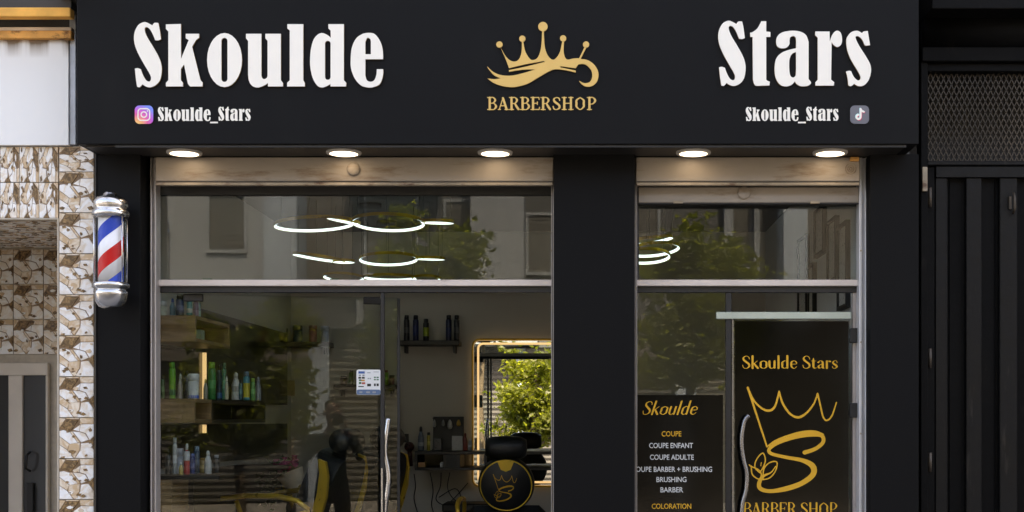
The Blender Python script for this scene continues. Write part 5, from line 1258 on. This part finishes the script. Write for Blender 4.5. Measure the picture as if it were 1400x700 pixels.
# ================================================================== PERSON (photographer mirrored in the ajar door)
def skin(name, verts, edges, m, parent, sub=2, root=0):
    me = bpy.data.meshes.new(name); me.from_pydata([v[:3] for v in verts], edges, [])
    o = bpy.data.objects.new(name, me); col.objects.link(o)
    s = o.modifiers.new('s', 'SKIN'); s.use_smooth_shade = True
    if not me.skin_vertices: 
        try: me.attributes.new('x','FLOAT','POINT')
        except Exception: pass
    for i, v in enumerate(verts):
        me.skin_vertices[0].data[i].radius = (v[3], v[4] if len(v) > 4 else v[3])
        me.skin_vertices[0].data[i].use_root = (i == root)
    o.modifiers.new('d', 'SUBSURF').levels = sub
    dg = bpy.context.evaluated_depsgraph_get(); me2 = bpy.data.meshes.new_from_object(o.evaluated_get(dg))
    bpy.data.objects.remove(o); me2.name = name; me2.materials.clear(); me2.materials.append(m)
    for p in me2.polygons: p.use_smooth = True
    return link(name, me2, parent)
ph = thing('person', 'person standing in the street in dark clothes holding a camera to the eye', 'person', (0, -6.45, -.13))
H = .13
# body: pelvis, spine, neck, legs, arms (one continuous surface)
V = [(0, -.02, .98, .15, .11), (0, -.02, 1.15, .135, .1), (0, -.03, 1.34, .165, .11), (0, -.03, 1.49, .10, .085), (0, -.02, 1.57, .055, .055),
     (-.10, -.02, .90, .095), (-.12, .01, .50, .062), (-.13, -.02, .10, .042), (-.14, .12, .045, .038),
     (.10, -.02, .90, .095), (.12, .01, .50, .062), (.13, -.02, .10, .042), (.14, .12, .045, .038),
     (-.20, -.03, 1.47, .062), (-.27, .05, 1.25, .048), (-.10, .22, 1.50, .034), (-.075, .25, 1.56, .03),
     (.20, -.03, 1.47, .062), (.27, .05, 1.25, .048), (.10, .22, 1.50, .034), (.075, .25, 1.56, .03)]
E = [(0, 1), (1, 2), (2, 3), (3, 4), (0, 5), (5, 6), (6, 7), (7, 8), (0, 9), (9, 10), (10, 11), (11, 12), (2, 13), (13, 14), (14, 15), (15, 16), (2, 17), (17, 18), (18, 19), (19, 20)]
body = None
try:
    body = skin('body', V, E, M['jacket'], ph)
    body.data.materials.append(M['trousers']); body.data.materials.append(M['skin'])
    for p in body.data.polygons:
        c = p.center
        p.material_index = 1 if c.z < .95 else (2 if (c.z > 1.545 and abs(c.x) < .06 and c.y < .1) or (c.y > .235) else 0)
    hd = [(0, 0, 1.60, .06, .06), (0, .02, 1.66, .072, .085), (0, .015, 1.75, .078, .095), (0, .005, 1.81, .055, .07)]
    skin('head', hd, [(0, 1), (1, 2), (2, 3)], M['skin'], ph)
    b = MB(); b.lathe([(.012, -.02), (.016, 0), (.006, .02)], (0, .115, 1.70), 8); b.lathe([(0, -.03), (.012, -.02), (.014, .02), (0, .03)], (.08, 0, 1.70), 8).lathe([(0, -.03), (.012, -.02), (.014, .02), (0, .03)], (-.08, 0, 1.70), 8)
    b.build('nose_and_ears', M['skin'], ph)
    hr = [(0, -.03, 1.70, .078, .075), (0, -.02, 1.78, .082, .09), (0, -.005, 1.83, .066, .075)]
    skin('hair', hr, [(0, 1), (1, 2)], M['hair'], ph)
    b = MB()
    for sx in (-1, 1):
        for k in range(4):
            z0_ = 1.585+k*.021-.01
            b.tube([(sx*.085, .245, z0_), (sx*.088, .285, z0_+.004), (sx*.07, .305, z0_+.004), (sx*.052, .30, z0_)], [.010, .009, .0085, .007], 7)
        b.tube([(sx*.075, .25, 1.575), (sx*.06, .262, 1.565), (sx*.04, .262, 1.575)], [.011, .01, .009], 7)
    b.build('fingers', M['skin'], ph)
except Exception as ex:
    import traceback; traceback.print_exc()
cm = thing('camera_body', 'black camera held up by the person in the street', 'camera', (0, -6.45, -.13))
b = MB().box(-.068, .068, .20, .255, 1.59, 1.68, b=.008); b.box(-.03, .03, .205, .25, 1.68, 1.705, b=.006); b.build('housing', M['black_leather'], cm)
MB().lathe([(.036, 0), (.038, .04), (.034, .055)], (0, .2555, 1.63), 22, axis='y').build('lens', M['black_metal'], cm)
